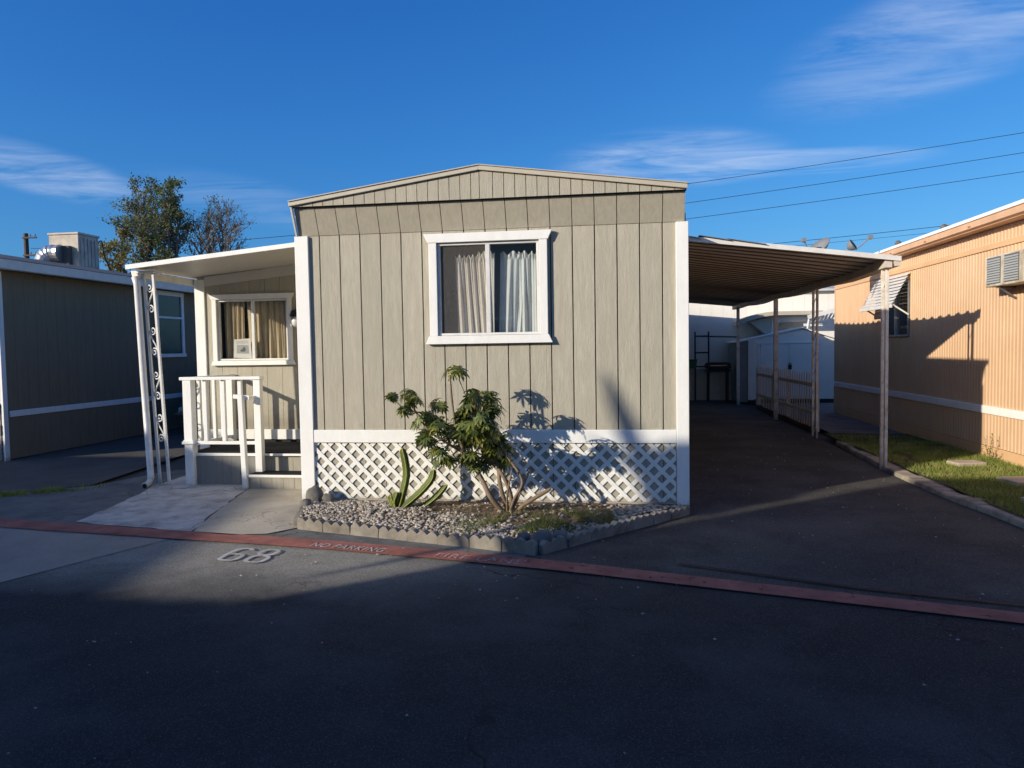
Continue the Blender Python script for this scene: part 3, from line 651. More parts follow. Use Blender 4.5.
# porch roof
aw=thing('porch_roof','white flat porch roof on a scrolled iron post, sloping down to the left','porch roof',(-2.2,.85,0))
def pz(x): return 2.475+(x+2.38)*.088
b=MB(); b.prism([(-2.31,.72,pz(-2.31)-.035),(-.06,.72,pz(-.06)-.035),(-.06,.72,pz(-.06)),(-2.31,.72,pz(-2.31))],(0,9,0))
for k in range(8):
    x=-2.3+k*.3
b.build('roof_panel',M['porch_under'],aw)
b=MB(); b.prism([(-2.33,.70,pz(-2.33)-.045),(-.06,.70,pz(-.06)-.04),(-.06,.70,pz(-.06)+.008),(-2.33,.70,pz(-2.33)+.008)],(0,.018,0)); b.build('fascia',M['white'],aw,bevel=.003)
b=MB(); b.prism([(-2.34,.8,pz(-2.31)-.05),(-2.25,.8,pz(-2.31)-.05),(-2.25,.8,pz(-2.31)-.13),(-2.32,.8,pz(-2.31)-.13)],(0,8.6,0)); b.build('gutter',M['white_metal'],aw,bevel=.006)
b=MB(); b.tube([(-2.29,.80,2.36),(-2.265,.80,2.28),(-2.23,.80,1.2),(-2.19,.80,.10),(-2.18,.74,.045),(-2.175,.66,.035)],.036,10); b.build('downspout',M['white_metal'],aw,smooth=True)
b=MB(); b.tube([(-2.1755,.668,.035),(-2.175,.657,.035)],.028,10); b.build('downspout_mouth',M['black'],aw)
pa,pb=(-2.125,.87),(-1.985,.83)
b=MB()
for p in (pa,pb):
    b.bar((p[0]-.10,p[1],2.40),(p[0],p[1],.0),.028)
b.box(-2.18,-1.94,.79,.92,.0,.014); b.box(-2.27,-2.04,.79,.92,2.40,2.425)
b.build('post',M['white_metal'],aw,bevel=.003)
def scroll(zc,h,flip):
    mx=Vector(((pa[0]+pb[0])/2,(pa[1]+pb[1])/2,0)); d=(Vector((pb[0],pb[1],0))-Vector((pa[0],pa[1],0))).normalized()
    q=[]; n=20; c=h*.30; R1=.052
    for k in range(n+1):                       # coil, from its eye outwards
        t=k/n; a=-2.6*math.pi*(1-t); rr=R1*(.25+.75*t); q.append((rr*math.cos(a),c+rr*math.sin(a)))
    up=q; lo=[(-x,-z) for x,z in q[::-1]]      # the other coil is its half-turn copy
    mid=[(R1*math.cos(math.pi*t),(c*(1-2*t))) for t in (.15,.3,.4,.5,.6,.7,.85)]
    return [mx+d*(u*flip)+Vector((-.10*(zc+z)/2.4,0,zc+z)) for u,z in up+mid+lo]
b=MB()
for zc,f in ((2.12,1),(1.64,-1),(1.14,1),(.66,-1)): b.tube(scroll(zc,.40,f),.008,6)
b.build('scrollwork',M['white_metal'],aw,smooth=True)

# porch deck
dk=thing('porch_deck','low porch deck with white railing, black carpet and one step','porch deck',(-1.0,1.3,0))
b=MB()
for k in range(7):
    x0=-1.70+k*.105; b.box(x0+.001,x0+.104,.92,.935,.012,.335)
b.box(-1.70,-.965,.935,.96,.0,.335); b.box(-1.76,-1.74,.96,1.85,.0,.335); b.build('skirt_panel',M['deck_skirt'],dk)
b=MB(); b.box(-1.80,-.05,.945,1.868,.337,.374); b.build('deck_floor',M['carpet'],dk)
b=MB(); b.box(-1.72,-.965,.905,.944,.337,.366); b.box(-.93,-.05,.925,.944,.337,.362); b.build('deck_nosing',M['white'],dk,bevel=.003)
b=MB()
for k in range(7):
    x0=-.955+k*.130; b.box(x0+.002,x0+.128,.962,.975,.16,.335); b.box(x0+.002,x0+.128,.705,.718,.012,.135)
b.box(-.955,-.05,.976,.985,.16,.335); b.box(-.955,-.05,.719,.73,.0,.135); b.box(-.97,-.955,.71,.945,.0,.135); b.build('riser',M['skirt'],dk)
st=MB(); st.box(-.965,-.05,.715,.96,.137,.166); so_=st.build('step',M['carpet'],dk)
b=MB(); b.box(-.97,-.05,.69,.714,.135,.163); b.build('step_nosing',M['white'],so_,bevel=.003)
def rpart(name,fn):
    b=MB(); fn(b); return b.build(name,M['white'],dk,bevel=.004)
rpart('post',lambda b:(b.box(-1.805,-1.705,.86,.96,.0,1.195),b.box(-1.825,-1.685,.84,.98,.475,.505),b.box(-1.815,-1.695,.85,.97,.505,.52)))
rpart('post',lambda b:b.box(-.965,-.885,.87,.945,.165,1.195))
rpart('post',lambda b:b.bar((-.995,.70,.0),(-1.022,.70,1.035),.055,.055,up=(0,1,0)))
rpart('post',lambda b:b.box(-1.80,-1.72,1.78,1.86,.375,1.195))
rpart('top_rail',lambda b:(b.box(-1.84,-.875,.855,.955,1.197,1.232)))
rpart('top_rail',lambda b:(b.box(-1.80,-1.72,.957,1.866,1.197,1.23)))
rpart('bottom_rail',lambda b:(b.box(-1.703,-.967,.885,.935,.47,.505)))
rpart('bottom_rail',lambda b:(b.box(-1.785,-1.735,.962,1.778,.44,.475)))
rpart('hand_rail',lambda b:(b.bar((-1.12,.73,1.02),(-.93,.73,1.005),.035,.045),b.box(-.985,-.945,.752,.868,.985,1.02)))
for x in (-1.56,-1.34,-1.14): rpart('baluster',lambda b:b.box(x-.022,x+.022,.89,.93,.507,1.195))
for y in (1.12,1.28,1.44,1.62): rpart('baluster',lambda b:b.box(-1.78,-1.74,y-.02,y+.02,.477,1.195))

# ------------------------------------------------------------------ flower bed
BED=[(.10,-.12),(.33,-.90),(1.4,-1.17),(2.44,-1.47),(3.62,-.14)]
def bed_in(x,y):
    pts=BED; c=False
    for i in range(len(pts)):
        x0,y0=pts[i]; x1,y1=pts[(i+1)%len(pts)]
        if (y0>y)!=(y1>y) and x<(x1-x0)*(y-y0)/(y1-y0)+x0: c=not c
    return c
def bed_z(x,y): return .055+.03*max(0,1-abs(y+.55)/.6)+.012*mnoise.noise(Vector((x*5,y*5,1)))
b=MB(); nx,ny=90,36; idx={}
for i in range(nx+1):
    for j in range(ny+1):
        x=.05+i*3.62/nx; y=-1.5+j*1.51/ny
        if bed_in(x,y) or y>-.15: idx[i,j]=len(b.v); b.v.append((x,min(y,.011),bed_z(x,y)))
for i in range(nx):
    for j in range(ny):
        q=[(i,j),(i+1,j),(i+1,j+1),(i,j+1)]
        if all(k in idx for k in q): b.f.append(tuple(idx[k] for k in q))
struct(b.build('planter_bed',M['soil'],smooth=True))
def pebble(b,r,x,y,z,s,):
    q=Matrix.Rotation(r.uniform(0,6.28),3,'Z')@Matrix.Rotation(r.uniform(-.5,.5),3,'X')
    sx,sy,sz=s*r.uniform(.8,1.4),s*r.uniform(.7,1.1),s*r.uniform(.5,.8)
    vs=[]
    for (px,py_,pz_) in ((0,0,1),(1,0,.15),(.4,.9,.1),(-.6,.8,.2),(-1,-.1,.05),(-.4,-.9,.2),(.6,-.8,.1),(.1,0,-.9)):
        p=q@Vector((px*sx*r.uniform(.8,1.15),py_*sy*r.uniform(.8,1.15),pz_*sz)); vs.append((x+p.x,y+p.y,z+p.z))
    b.add(vs,[(0,1,2),(0,2,3),(0,3,4),(0,4,5),(0,5,6),(0,6,1),(7,2,1),(7,3,2),(7,4,3),(7,5,4),(7,6,5),(7,1,6)])
b=MB(); r=random.Random(5); n=0
while n<3700:
    x=r.uniform(.1,3.6); y=r.uniform(-1.5,-.03)
    if not bed_in(x,y): continue
    # dense along the edges, thin in the middle by the shrub
    dense=1 if (x<1.35 or y<-.62-.16*(x-.9)+.12*math.sin(x*5) or x>2.9) else .10
    if 2.0<x<3.0 and y>-.9: dense=.10
    if r.random()>dense: continue
    pebble(b,r,x,y,bed_z(x,y)+.004,r.choice((.009,.012,.016,.020,.024))); n+=1
tag(b.build('gravel',M['pebble'],smooth=True),'white and brown pebbles spread over the flower bed','gravel',kind='stuff')
b=MB(); r=random.Random(8)
for i in range(3600):
    x=r.gauss(2.45,.33); y=-.95+.25*(x-2.3)+r.gauss(0,.16)
    if not bed_in(x,y) or mnoise.noise(Vector((x*3,y*3,7)))<-.15: continue
    z=bed_z(x,y); h=r.uniform(.03,.085); a=r.uniform(0,6.28); a2=r.uniform(0,6.28); l=h*r.uniform(.3,1.1); wd=.003
    b.add([(x-math.cos(a)*wd,y-math.sin(a)*wd,z),(x+math.cos(a)*wd,y+math.sin(a)*wd,z),(x+math.cos(a2)*l,y+math.sin(a2)*l,z+h)],[(0,1,2)])
tag(b.build('bed_weeds',M['weed']),'dry yellow green weeds at the front corner of the flower bed','weeds',kind='stuff')
b=MB(); r=random.Random(18)   # dead leaves
for i in range(900):
    x=r.uniform(1.1,2.9); y=r.uniform(-.85,-.05); z=bed_z(x,y)+.012; a=r.uniform(0,6.28); s=r.uniform(.012,.035)
    d=Vector((math.cos(a),math.sin(a),r.uniform(-.3,.3)))*s; e=Vector((-math.sin(a),math.cos(a),r.uniform(-.3,.3)))*s*.4; c=Vector((x,y,z))
    b.add([c-d,c+e,c+d,c-e],[(0,1,2,3)])
tag(b.build('leaf_litter',M['twig']),'brown fallen leaves under the shrub','leaf litter',kind='stuff')
b=MB(); r=random.Random(31)   # grit that has rolled off the bed
for i in range(260):
    k=r.random()
    if k<.5: x=r.uniform(.2,6.0); y=r.uniform(-2.6,-1.1) if x<3.4 else r.uniform(-2.4,3)
    elif k<.8: x=r.uniform(3.75,6.1); y=r.uniform(-1.5,6)
    else: x=r.uniform(-1.5,6); y=r.uniform(-5.0,-1.5)
    if bed_in(x,y): continue
    pebble(b,r,x,y,.010,r.choice((.004,.005,.007,.010)))
tag(b.build('grit',M['pebble']),'loose grit and small stones scattered on the driveway and street','grit',kind='stuff')
# scalloped edging
def edging_mesh(L,scal,r):
    b=MB(); h=.072; n=scal*8; top=[]
    for k in range(n+1):
        t=k/n; top.append((-L/2+L*t,h-.004+.030*abs(math.sin(math.pi*t*scal))))
    poly=[(-L/2,-.02)]+[(L/2,-.02)]+[p for p in top[::-1]]
    pts=[(x,-.028,z) for x,z in poly]
    b.prism(pts,(0,.056,0)); return b
e_m=edging_mesh(.262,3,None)
proto=e_m.build('edging_block',M['edging'],bevel=.005)
runs=[((.12,-.22),(.31,-.90),'along the walkway side of the flower bed',3),((.36,-.95),(2.45,-1.545),'along the street side of the flower bed',8),((2.475,-1.535),(3.64,-.19),'along the driveway side of the flower bed',7)]
first=True; r=random.Random(3)
for a,c,lab,n in runs:
    a,c=Vector(a),Vector(c); d=(c-a)/n
    for k in range(n):
        o=proto if first else proto.copy()
        if not first: COL.objects.link(o)
        first=False
        p=a+d*(k+.5); o.location=(p.x,p.y,r.uniform(-.012,.010)); o.rotation_euler=(r.uniform(-.12,.12),r.uniform(-.06,.06),math.atan2(d.y,d.x)+r.uniform(-.04,.04))
        o.scale=(d.length/.266,1,1)
        tag(o,'scalloped concrete edging block '+lab,'edging block','edging blocks '+lab)
def rock(name,c,s,seed,label,group=None):
    b=MB(); n=9
    vs=[];fs=[]
    for j in range(n+1):
        for i in range(12):
            th=math.pi*j/n; ph=2*math.pi*i/12; p=Vector((math.sin(th)*math.cos(ph),math.sin(th)*math.sin(ph),math.cos(th)))
            k=1+.35*mnoise.noise(p*1.6+Vector((seed*7.1,0,0)))
            vs.append((c[0]+p.x*s[0]*k,c[1]+p.y*s[1]*k,c[2]+p.z*s[2]*k))
    for j in range(n):
        for i in range(12): fs.append((j*12+i,(j+1)*12+i,(j+1)*12+(i+1)%12,j*12+(i+1)%12))
    b.add(vs,fs); return tag(b.build(name,M['rock'],smooth=True),label,'rock',group)
rock('rock',(.17,-.17,.12),(.085,.075,.09),1,'grey rock against the left white corner trim')
rock('rock',(.19,-.42,.09),(.06,.06,.06),2,'dark rock on the left edge of the bed behind the first edging blocks')
rock('rock',(.31,-.19,.10),(.06,.05,.05),3,'small rounded rock beside the grey corner rock')
rock('rock',(2.47,-1.42,.08),(.08,.07,.07),4,'dark rock in the front corner of the flower bed')
rock('rock',(2.33,-1.38,.07),(.06,.055,.05),5,'smaller dark rock in the front corner, next to the bigger one')
rock('rock',(2.60,-1.30,.07),(.07,.05,.05),6,'flat dark rock just inside the driveway edging')

# shrub
sh=thing('shrub','leggy umbrella shrub with glossy leaf rosettes in front of the lattice','shrub',(2.08,-.62,.06))
CL=[(1.61,1.3,1.0),(1.15,1.1,.9),(1.27,1.05,1),(1.21,.98,.9),(1.32,.91,1),(1.41,.99,1),(1.26,.84,.9),(1.38,.78,1),(1.48,.85,1),(1.51,.71,1),(1.33,.67,.9),(1.44,.58,.9),(1.78,1.1,1),(1.89,1.08,1),(1.74,1.02,1.1),(1.83,.99,1.1),(1.65,.93,1),(1.96,.96,1.1),(1.56,.80,1.1),(1.71,.84,1.1),(1.82,.84,1.2),(1.94,.82,1.1),(1.6,.71,1.1),(1.73,.71,1.1),(1.86,.7,1.1),(1.99,.71,1.1),(1.77,.58,1),(1.9,.56,1),(2.01,.61,1),(1.62,.61,1),(1.78,.47,.8),(2.03,.53,.8),(1.68,.76,1.1),(1.9,.92,1.1),(1.52,.62,.9),(1.46,.5,.8),(1.55,.52,.9),(1.64,.52,.9),(1.86,.48,.9),(1.96,.48,.9),(1.70,.94,1.1),(1.78,.78,1.1),(1.88,.76,1.1),(1.43,.72,.9),(1.2,1.04,.9),(1.36,.85,1),(1.30,.74,.9),(1.82,.66,1),(1.66,.64,1)]
lf=MB(); r=random.Random(12)
def leaflet(b,base,d,up,L,wd):
    d=d.normalized(); s=d.cross(up).normalized(); n=s.cross(d)
    pts=[]
    for t,wf,dr in ((.0,.12,0),(.3,.85,.02),(.62,1,-.06),(.86,.6,-.12),(1,.05,-.20)):
        c=base+d*L*t+Vector((0,0,dr*L)); pts.append((c-s*wd*wf+n*wd*.25*wf,c,c+s*wd*wf+n*wd*.25*wf))
    vs=[p for q in pts for p in q]; fs=[]
    for i in range(4):
        a=i*3; fs+= [(a,a+1,a+4,a+3),(a+1,a+2,a+5,a+4)]
    b.add(vs,fs)
centers=[]
for (x,z,k) in [c for c in CL]+[(c[0]+r.gauss(-.02,.05),c[1]+r.gauss(-.02,.05),c[2]*.9) for c in CL[1::6]]:
    y=-.52+max(-.28,min(.24,r.gauss(0,.15)))
    if (x,z)==(1.61,1.3): y=-.5; k=1.25
    x+=.035; c=Vector((x,y,z)); centers.append(c)
    for q in range(8):
        a=r.uniform(0,6.28); el=r.uniform(-.35,1.0)
        pd=Vector((math.cos(a)*math.cos(el),math.sin(a)*math.cos(el),math.sin(el)))
        pl=r.uniform(.02,.09)*k; pe=c+pd*pl
        # palmate leaf
        ax=(pd+Vector((0,0,.5))).normalized(); u=ax.orthogonal().normalized(); v=ax.cross(u); m=r.randint(6,8); ph=r.uniform(0,6)
        for i in range(m):
            an=ph+2*math.pi*i/m; dd=(u*math.cos(an)+v*math.sin(an))*.9-Vector((0,0,.34))+ax*.15
            leaflet(lf,pe,dd,ax,r.uniform(.05,.086)*k,r.uniform(.0085,.0120)*k)
lf.build('foliage',M['leaf'],sh,smooth=True)
bt=MB(); base=Vector((2.08,-.52,.03))
def limb(pts,r0,r1):
    P=catm([tuple(p) for p in pts],6); n=len(P); bt.tube(P,[r0+(r1-r0)*i/(n-1) for i in range(n)],7)
limb([base,(1.95,-.6,.22),(1.85,-.56,.40),(1.72,-.52,.58),(1.66,-.6,.8)],.026,.014)
limb([base+Vector((.02,.03,0)),(2.03,-.56,.3),(2.0,-.52,.5),(1.93,-.6,.8)],.023,.012)
limb([base+Vector((.03,-.01,0)),(2.12,-.56,.22),(2.05,-.6,.42),(1.86,-.48,.6),(1.82,-.48,.9)],.022,.012)
limb([base+Vector((.04,.02,0)),(2.22,-.56,.14),(2.42,-.6,.27),(2.47,-.6,.30)],.022,.014)
limb([base,(2.15,-.6,.2),(2.22,-.58,.37),(2.05,-.54,.62),(2.02,-.52,.72)],.016,.008)
limb([base+Vector((.01,.04,0)),(2.2,-.6,.25),(2.27,-.48,.42)],.013,.007)
limb([base,(2.1,-.64,.25),(2.14,-.62,.46)],.012,.006)
limb([(1.72,-.52,.58),(1.55,-.52,.68),(1.4,-.52,.78),(1.28,-.52,.95),(1.2,-.52,1.08)],.013,.008)
limb([(1.66,-.6,.8),(1.63,-.6,1.0),(1.61,-.6,1.28)],.011,.009)
for c in centers:
    t=min((Vector(p) for p in ((1.72,-.52,.58),(1.66,-.6,.8),(1.93,-.6,.8),(1.82,-.48,.9),(1.4,-.52,.78),(1.28,-.52,.95))),key=lambda p:(p-c).length)
    if (t-c).length>.05: limb([t,(t+c)/2+Vector((0,0,-.03)),c],.007,.004)
bt.build('stem',M['twig'],sh,smooth=True)
# cactus
ct=thing('cactus','green columnar cactus with leaning ribbed arms left of the shrub','cactus',(1.08,-.42,.06))
def cactus_arm(pts,rad):
    P=catm(pts,6); n=len(P); vs=[];fs=[]; ed=MB()
    for i,p in enumerate(P):
        d=(P[min(i+1,n-1)]-P[max(i-1,0)]).normalized(); u=Vector((.3,-1,0)); u=(u-d*u.dot(d)).normalized(); w_=d.cross(u)
        t=i/(n-1); rr=rad*(1-.05*math.sin(i*1.9))*(1 if t<.8 else max(.15,math.sqrt(max(0,1-((t-.8)/.2)**2))))
        for k in range(6):
            a=2*math.pi*k/6; q=rr*(1.35 if k%2==0 else .42); vs.append(p+(u*math.cos(a)+w_*math.sin(a))*q)
    for i in range(n-1):
        for k in range(6): fs.append((i*6+k,i*6+(k+1)%6,(i+1)*6+(k+1)%6,(i+1)*6+k))
    fs.append(tuple(range((n-1)*6,n*6)))
    b=MB(); b.add(vs,fs); o=b.build('arm',M['cactus'],ct)
    for k in (0,2,4):
        e=MB(); e.tube([P[i]+(Vector(vs[i*6+k])-P[i])*1.02 for i in range(n)],[.0045 if i%2 else .0065 for i in range(n)],5); e.build('spine_edge',M['cactus_edge'],o)
B0=(1.06,-.42,.04)
cactus_arm([B0,(1.10,-.41,.17),(1.145,-.40,.36),(1.135,-.40,.50),(1.11,-.40,.61)],.025)
cactus_arm([(1.07,-.44,.05),(1.20,-.43,.15),(1.31,-.42,.25),(1.38,-.41,.34),(1.40,-.41,.42)],.025)
cactus_arm([(1.09,-.40,.05),(1.26,-.39,.07),(1.40,-.38,.16),(1.51,-.37,.28)],.020)
cactus_arm([(1.05,-.41,.05),(1.02,-.41,.12),(.99,-.40,.19)],.028)
cactus_arm([(1.05,-.43,.05),(1.04,-.44,.14),(1.07,-.44,.22)],.024)

# ------------------------------------------------------------------ carport
cp=thing('carport','white corrugated carport roof on slender posts along the driveway','carport',(4.9,7,0))
def cz(x,y=0):
    return 2.74-(x-3.84)*.134+.006*math.sin(y*1.1+x)
def warp(x,y):  # slight sag of the outer beam
    t=(x-3.7)/2.6; return t*(-.03*math.sin((y-2.1)/3.1*math.pi)**2+.10*max(0,(y-6)/7))
b=MB(); prof=[]
y=2.10
while y<13.2:
    prof+=[(y,0),(y+.035,.030),(y+.075,.030),(y+.11,0)]; y+=.27
vs=[];fs=[]; NX=12
for (yy,dz) in prof:
    for i in range(NX+1):
        x=3.67+(6.22-3.67)*i/NX; vs.append((x,yy,cz(x,yy)+warp(x,yy)+dz))
for j in range(len(prof)-1):
    for i in range(NX): fs.append((j*(NX+1)+i,j*(NX+1)+i+1,(j+1)*(NX+1)+i+1,(j+1)*(NX+1)+i))
b.add(vs,fs)
o=b.build('roof_sheet',M['carport_under'],cp); 
sm=o.modifiers.new('thick','SOLIDIFY'); sm.thickness=.004
b=MB()
for k in range(41):
    yy=2.24+k*.27; xs_=[3.67+(6.22-3.67)*i/12 for i in range(13)]
    up_=[(x,yy,cz(x,yy)+warp(x,yy)-.004) for x in xs_]; vs=[]
    for (x,y,z) in up_: vs+=[(x,y,z),(x,y,z-.010),(x,y+.03,z-.010),(x,y+.03,z)]
    b.add(vs,[(4*i+q,4*i+(q+1)%4,4*i+4+(q+1)%4,4*i+4+q) for i in range(12) for q in range(4)])
b.build('roof_ribs',M['carport_rib'],cp)
b=MB()
P=[(x,2.085,cz(x,2.1)+warp(x,2.1)) for x in (3.68,4.2,4.8,5.4,6.0,6.225)]
for i in range(5):
    a,c=P[i],P[i+1]; b.prism([(a[0],a[1],a[2]-.015),(c[0],c[1],c[2]-.015),(c[0],c[1],c[2]+.04),(a[0],a[1],a[2]+.04)],(0,.014,0))
b.build('front_edge',M['white_metal'],cp)
b=MB(); 
for (xa,xb,zz) in ((3.70,4.02,.05),(4.0,4.35,.062),(4.32,4.75,.054)):
    b.prism([(xa,2.05,cz(xa)+zz),(xb,2.05,cz(xb)+zz-.02),(xb,2.6,cz(xb)+zz-.01),(xa,2.6,cz(xa)+zz)],(0,0,.006))
b.build('roof_flashing',M['steel'],cp)
b=MB(); ys=[2.12+k*.55 for k in range(21)]
for i in range(20):
    y0,y1=ys[i],ys[i+1]; x=6.10
    z0=cz(x,y0)+warp(x,y0)-.006; z1=cz(x,y1)+warp(x,y1)-.006
    b.prism([(x-.04,y0,z0),(x+.03,y0,z0),(x+.03,y0,z0-.085),(x-.04,y0,z0-.085)],(0,0,0)) if False else b.add([(x-.04,y0,z0),(x+.04,y0,z0),(x+.04,y0,z0-.09),(x-.04,y0,z0-.09),(x-.04,y1,z1),(x+.04,y1,z1),(x+.04,y1,z1-.09),(x-.04,y1,z1-.09)],[(0,1,2,3),(7,6,5,4),(0,4,5,1),(1,5,6,2),(2,6,7,3),(3,7,4,0)])
b.build('beam',M['beam'],cp)
b=MB(); x=6.20   # gutter on the outer edge
for i in range(20):
    y0,y1=ys[i]-.02,ys[i+1]-.02; z0=cz(x,y0)+warp(x,y0); z1=cz(x,y1)+warp(x,y1)
    b.add([(x-.05,y0,z0-.012),(x+.02,y0,z0-.012),(x+.02,y0,z0-.07),(x-.03,y0,z0-.07),(x-.05,y1,z1-.012),(x+.02,y1,z1-.012),(x+.02,y1,z1-.07),(x-.03,y1,z1-.07)],[(0,1,2,3),(7,6,5,4),(0,4,5,1),(1,5,6,2),(2,6,7,3),(3,7,4,0)])
b.build('outer_gutter',M['beam'],cp)
def zpost(x,y): return cz(x,y)+warp(x,y)-.097
for k,(p,q) in enumerate((((6.105,2.31),(6.118,2.215)),((6.16,5.55),(6.135,5.22)))):
    b=MB()
    for t in (p,q): b.bar((t[0],t[1],0),(t[0],t[1],zpost(6.1,t[1])),.034)
    for zz in [.15+.28*i for i in range(8)]: b.bar((p[0],p[1],zz),(q[0],q[1],zz+.14),.010)
    b.build('post',M['post'],cp,bevel=.003)
for p,wd in (((6.14,8.22),.075),((6.02,11.95),.07)):
    b=MB(); b.bar((p[0],p[1],0),(p[0],p[1],zpost(p[0],p[1])),wd); b.build('post',M['post'],cp,bevel=.004)
# ------------------------------------------------------------------ apricot home
OX=7.55
oh=thing('mobile_home','apricot ribbed metal mobile home with white belt band on the right','mobile home',(9.5,4,0))
prof=[]; y=-3.0; P_=.0762
def rib(b,x,y0,y1,z0,z1,skip=None):
    ys_=[]; y=y0
    while y<y1-1e-6:
        ys_+=[(y,0),(y+.020,0),(y+.030,-.009),(y+.052,-.009),(y+.062,0)]; y+=P_
    ys_.append((y1,0))
    for i in range(len(ys_)-1):
        (a,da),(c,dc)=ys_[i],ys_[i+1]
        segs=[(z0,z1)]
        if skip and a>=skip[0]-.03 and c<=skip[1]+.03: segs=[(z0,skip[2]),(skip[3],z1)]
        for s0,s1 in segs: b.add([(x+da,a,s0),(x+da,a,s1),(x+dc,c,s1),(x+dc,c,s0)],[(0,1,2,3)])
b=MB(); rib(b,OX,-3,9.27,.70,2.595,(5.37,6.5,1.58,2.46)); b.build('wall',M['orange'],oh)
b=MB(); rib(b,OX,-3,9.27,2.665,2.84); b.build('upper_wall',M['orange'],oh)
b=MB(); b.box(OX-.022,OX+.02,-3,9.28,2.597,2.664); b.build('wall_rail',M['orange_trim'],oh,bevel=.004)
b=MB(); rib(b,OX-.005,-3,9.27,.21,.60); b.build('skirting',M['orange'],oh)
b=MB(); b.box(OX-.02,OX+.02,-3,9.28,.03,.205); b.build('base_board',M['orange_trim'],oh)
b=MB(); b.box(OX-.028,OX+.02,-3,9.28,.603,.70); b.build('belt_band',M['white'],oh,bevel=.004)
b=MB(); b.box(OX+.03,11.3,-2.97,-2.9,.0,2.84); b.box(OX+.03,11.3,9.2,9.265,.0,2.84); b.box(11.25,11.3,-2.9,9.2,.0,2.84); b.box(OX+.03,OX+.06,-2.9,5.35,.0,2.84); b.box(OX+.03,OX+.06,6.5,9.2,.0,2.84); b.box(OX+.03,OX+.06,5.352,6.498,2.5,2.84); b.box(OX+.03,OX+.06,5.352,6.498,.0,1.55); b.build('inner_wall',M['orange_trim'],oh)
b=MB(); b.prism([(OX-.16,-3.2,2.85),(OX+.1,-3.2,2.845),(OX+.1,-3.2,2.87),(OX-.16,-3.2,2.875)],(0,12.6,0))
b.prism([(OX-.20,-3.2,2.876),(OX-.16,-3.2,2.856),(OX-.15,-3.2,2.975),(OX-.20,-3.2,2.975)],(0,12.6,0)); b.build('eave',M['pink_eave'],oh)
b=MB(); b.prism([(OX-.215,-3.22,2.955),(OX-.145,-3.22,2.978),(OX-.145,-3.22,3.0),(OX-.215,-3.22,3.0)],(0,12.65,0)); b.build('roof_edge',M['white'],oh,bevel=.005)
for y in (1.6,3.0,4.3,5.6,6.9,8.2):
    b=MB(); b.box(OX-.222,OX-.19,y,y+.05,2.90,2.945); b.build('gutter_strap',M['pink_eave'],oh)
b=MB(); b.prism([(OX-.2,-3.22,3.002),(9.45,-3.22,3.33),(11.5,-3.22,3.0),(11.5,-3.22,2.96),(9.45,-3.22,3.28),(OX-.13,-3.22,2.98)],(0,12.65,0)); b.build('roof',M['roof_white'],oh)
# its window (faces -x)
wy0,wy1,wz0_,wz1_=5.38,6.49,1.585,2.455
b=MB()
for a,c,z0,z1 in ((wy0,wy1,wz0_,wz0_+.03),(wy0,wy1,wz1_-.03,wz1_),(wy0,wy0+.03,wz0_+.03,wz1_-.03),(wy1-.03,wy1,wz0_+.03,wz1_-.03),(5.92,5.95,wz0_+.03,wz1_-.03)): b.box(OX-.03,OX+.03,a,c,z0,z1)
wn=b.build('window',M['steel'],oh)
b=MB(); b.add([(OX,wy0+.03,wz0_+.03),(OX,wy1-.03,wz0_+.03),(OX,wy1-.03,wz1_-.03),(OX,wy0+.03,wz1_-.03)],[(0,3,2,1)]); b.build('pane',M['glass_dark'],wn)
b=MB(); b.box(OX+.3,OX+.32,wy0-.1,wy1+.1,wz0_-.1,wz1_+.1); b.box(OX+.06,OX+.3,wy0-.1,wy0-.02,wz0_-.1,wz1_+.1); b.build('room_lining',M['room'],wn)
b=MB(); b.grid(lambda u,v:(OX+.10+.02*math.sin(u*40),wy0+.05+.28*u,wz0_+.03+.75*v),40,6); b.build('curtain',M['curtain'],wn,smooth=True)
# awning
an=thing('window_awning','white slatted metal awning over the window of the apricot home','awning',(OX-.1,6.0,2.3))
b=MB(); n=9
for k in range(n):
    t0=k/n; t1=(k+.80)/n
    p0=Vector((OX-.03-.25*t0,0,2.565-.485*t0)); p1=Vector((OX-.03-.25*t1-.008,0,2.565-.485*t1-.0)); 
    b.prism([(p0.x,5.32,p0.z),(p0.x,6.72,p0.z),(p1.x-.016,6.72,p1.z),(p1.x-.016,5.32,p1.z)],(-.004,0,.003))
b.build('slat',M['white_metal'],an)
b=MB(); b.box(OX-.318,OX-.285,5.31,6.73,2.03,2.085); b.build('front_rail',M['white_metal'],an,bevel=.004)
for y in (5.36,6.66):
    b=MB(); b.bar((OX-.28,y,2.09),(OX-.03,y,1.92),.022); b.build('arm',M['white_metal'],an)
# air conditioner
ac=thing('air_conditioner','boxy white air conditioner with grey louvres through the apricot wall','air conditioner',(OX-.1,2.4,2.1))
b=MB(); b.box(OX-.24,OX+.02,1.5,2.54,2.115,2.125+.34); o=b.build('case',M['ac'],ac,bevel=.012)
for (y0,y1) in ((2.20,2.48),(1.82,2.10)):
    b=MB()
    for k in range(10): z=2.155+k*.028; b.box(OX-.250,OX-.241,y0,y1,z,z+.017)
    b.build('front_grille',M['ac_grille'],ac)
for (y0,y1) in ((2.19,2.49),(1.81,2.11)):
    b=MB(); b.box(OX-.246,OX-.2415,y0,y1,2.145,2.445); b.build('grille_well',M['ac_well'],ac)
b=MB()
for k in range(11): z=2.15+k*.026; b.box(OX-.21,OX-.06,2.541,2.549,z,z+.014)
b.build('side_louvre',M['ac_grille'],ac)
for y in (1.75,2.32):
    b=MB(); b.bar((OX-.22,y,2.104),(OX-.02,y,2.104),.03,.02); b.bar((OX-.18,y,2.09),(OX-.02,y,1.98),.02); b.build('bracket',M['vent'],ac)
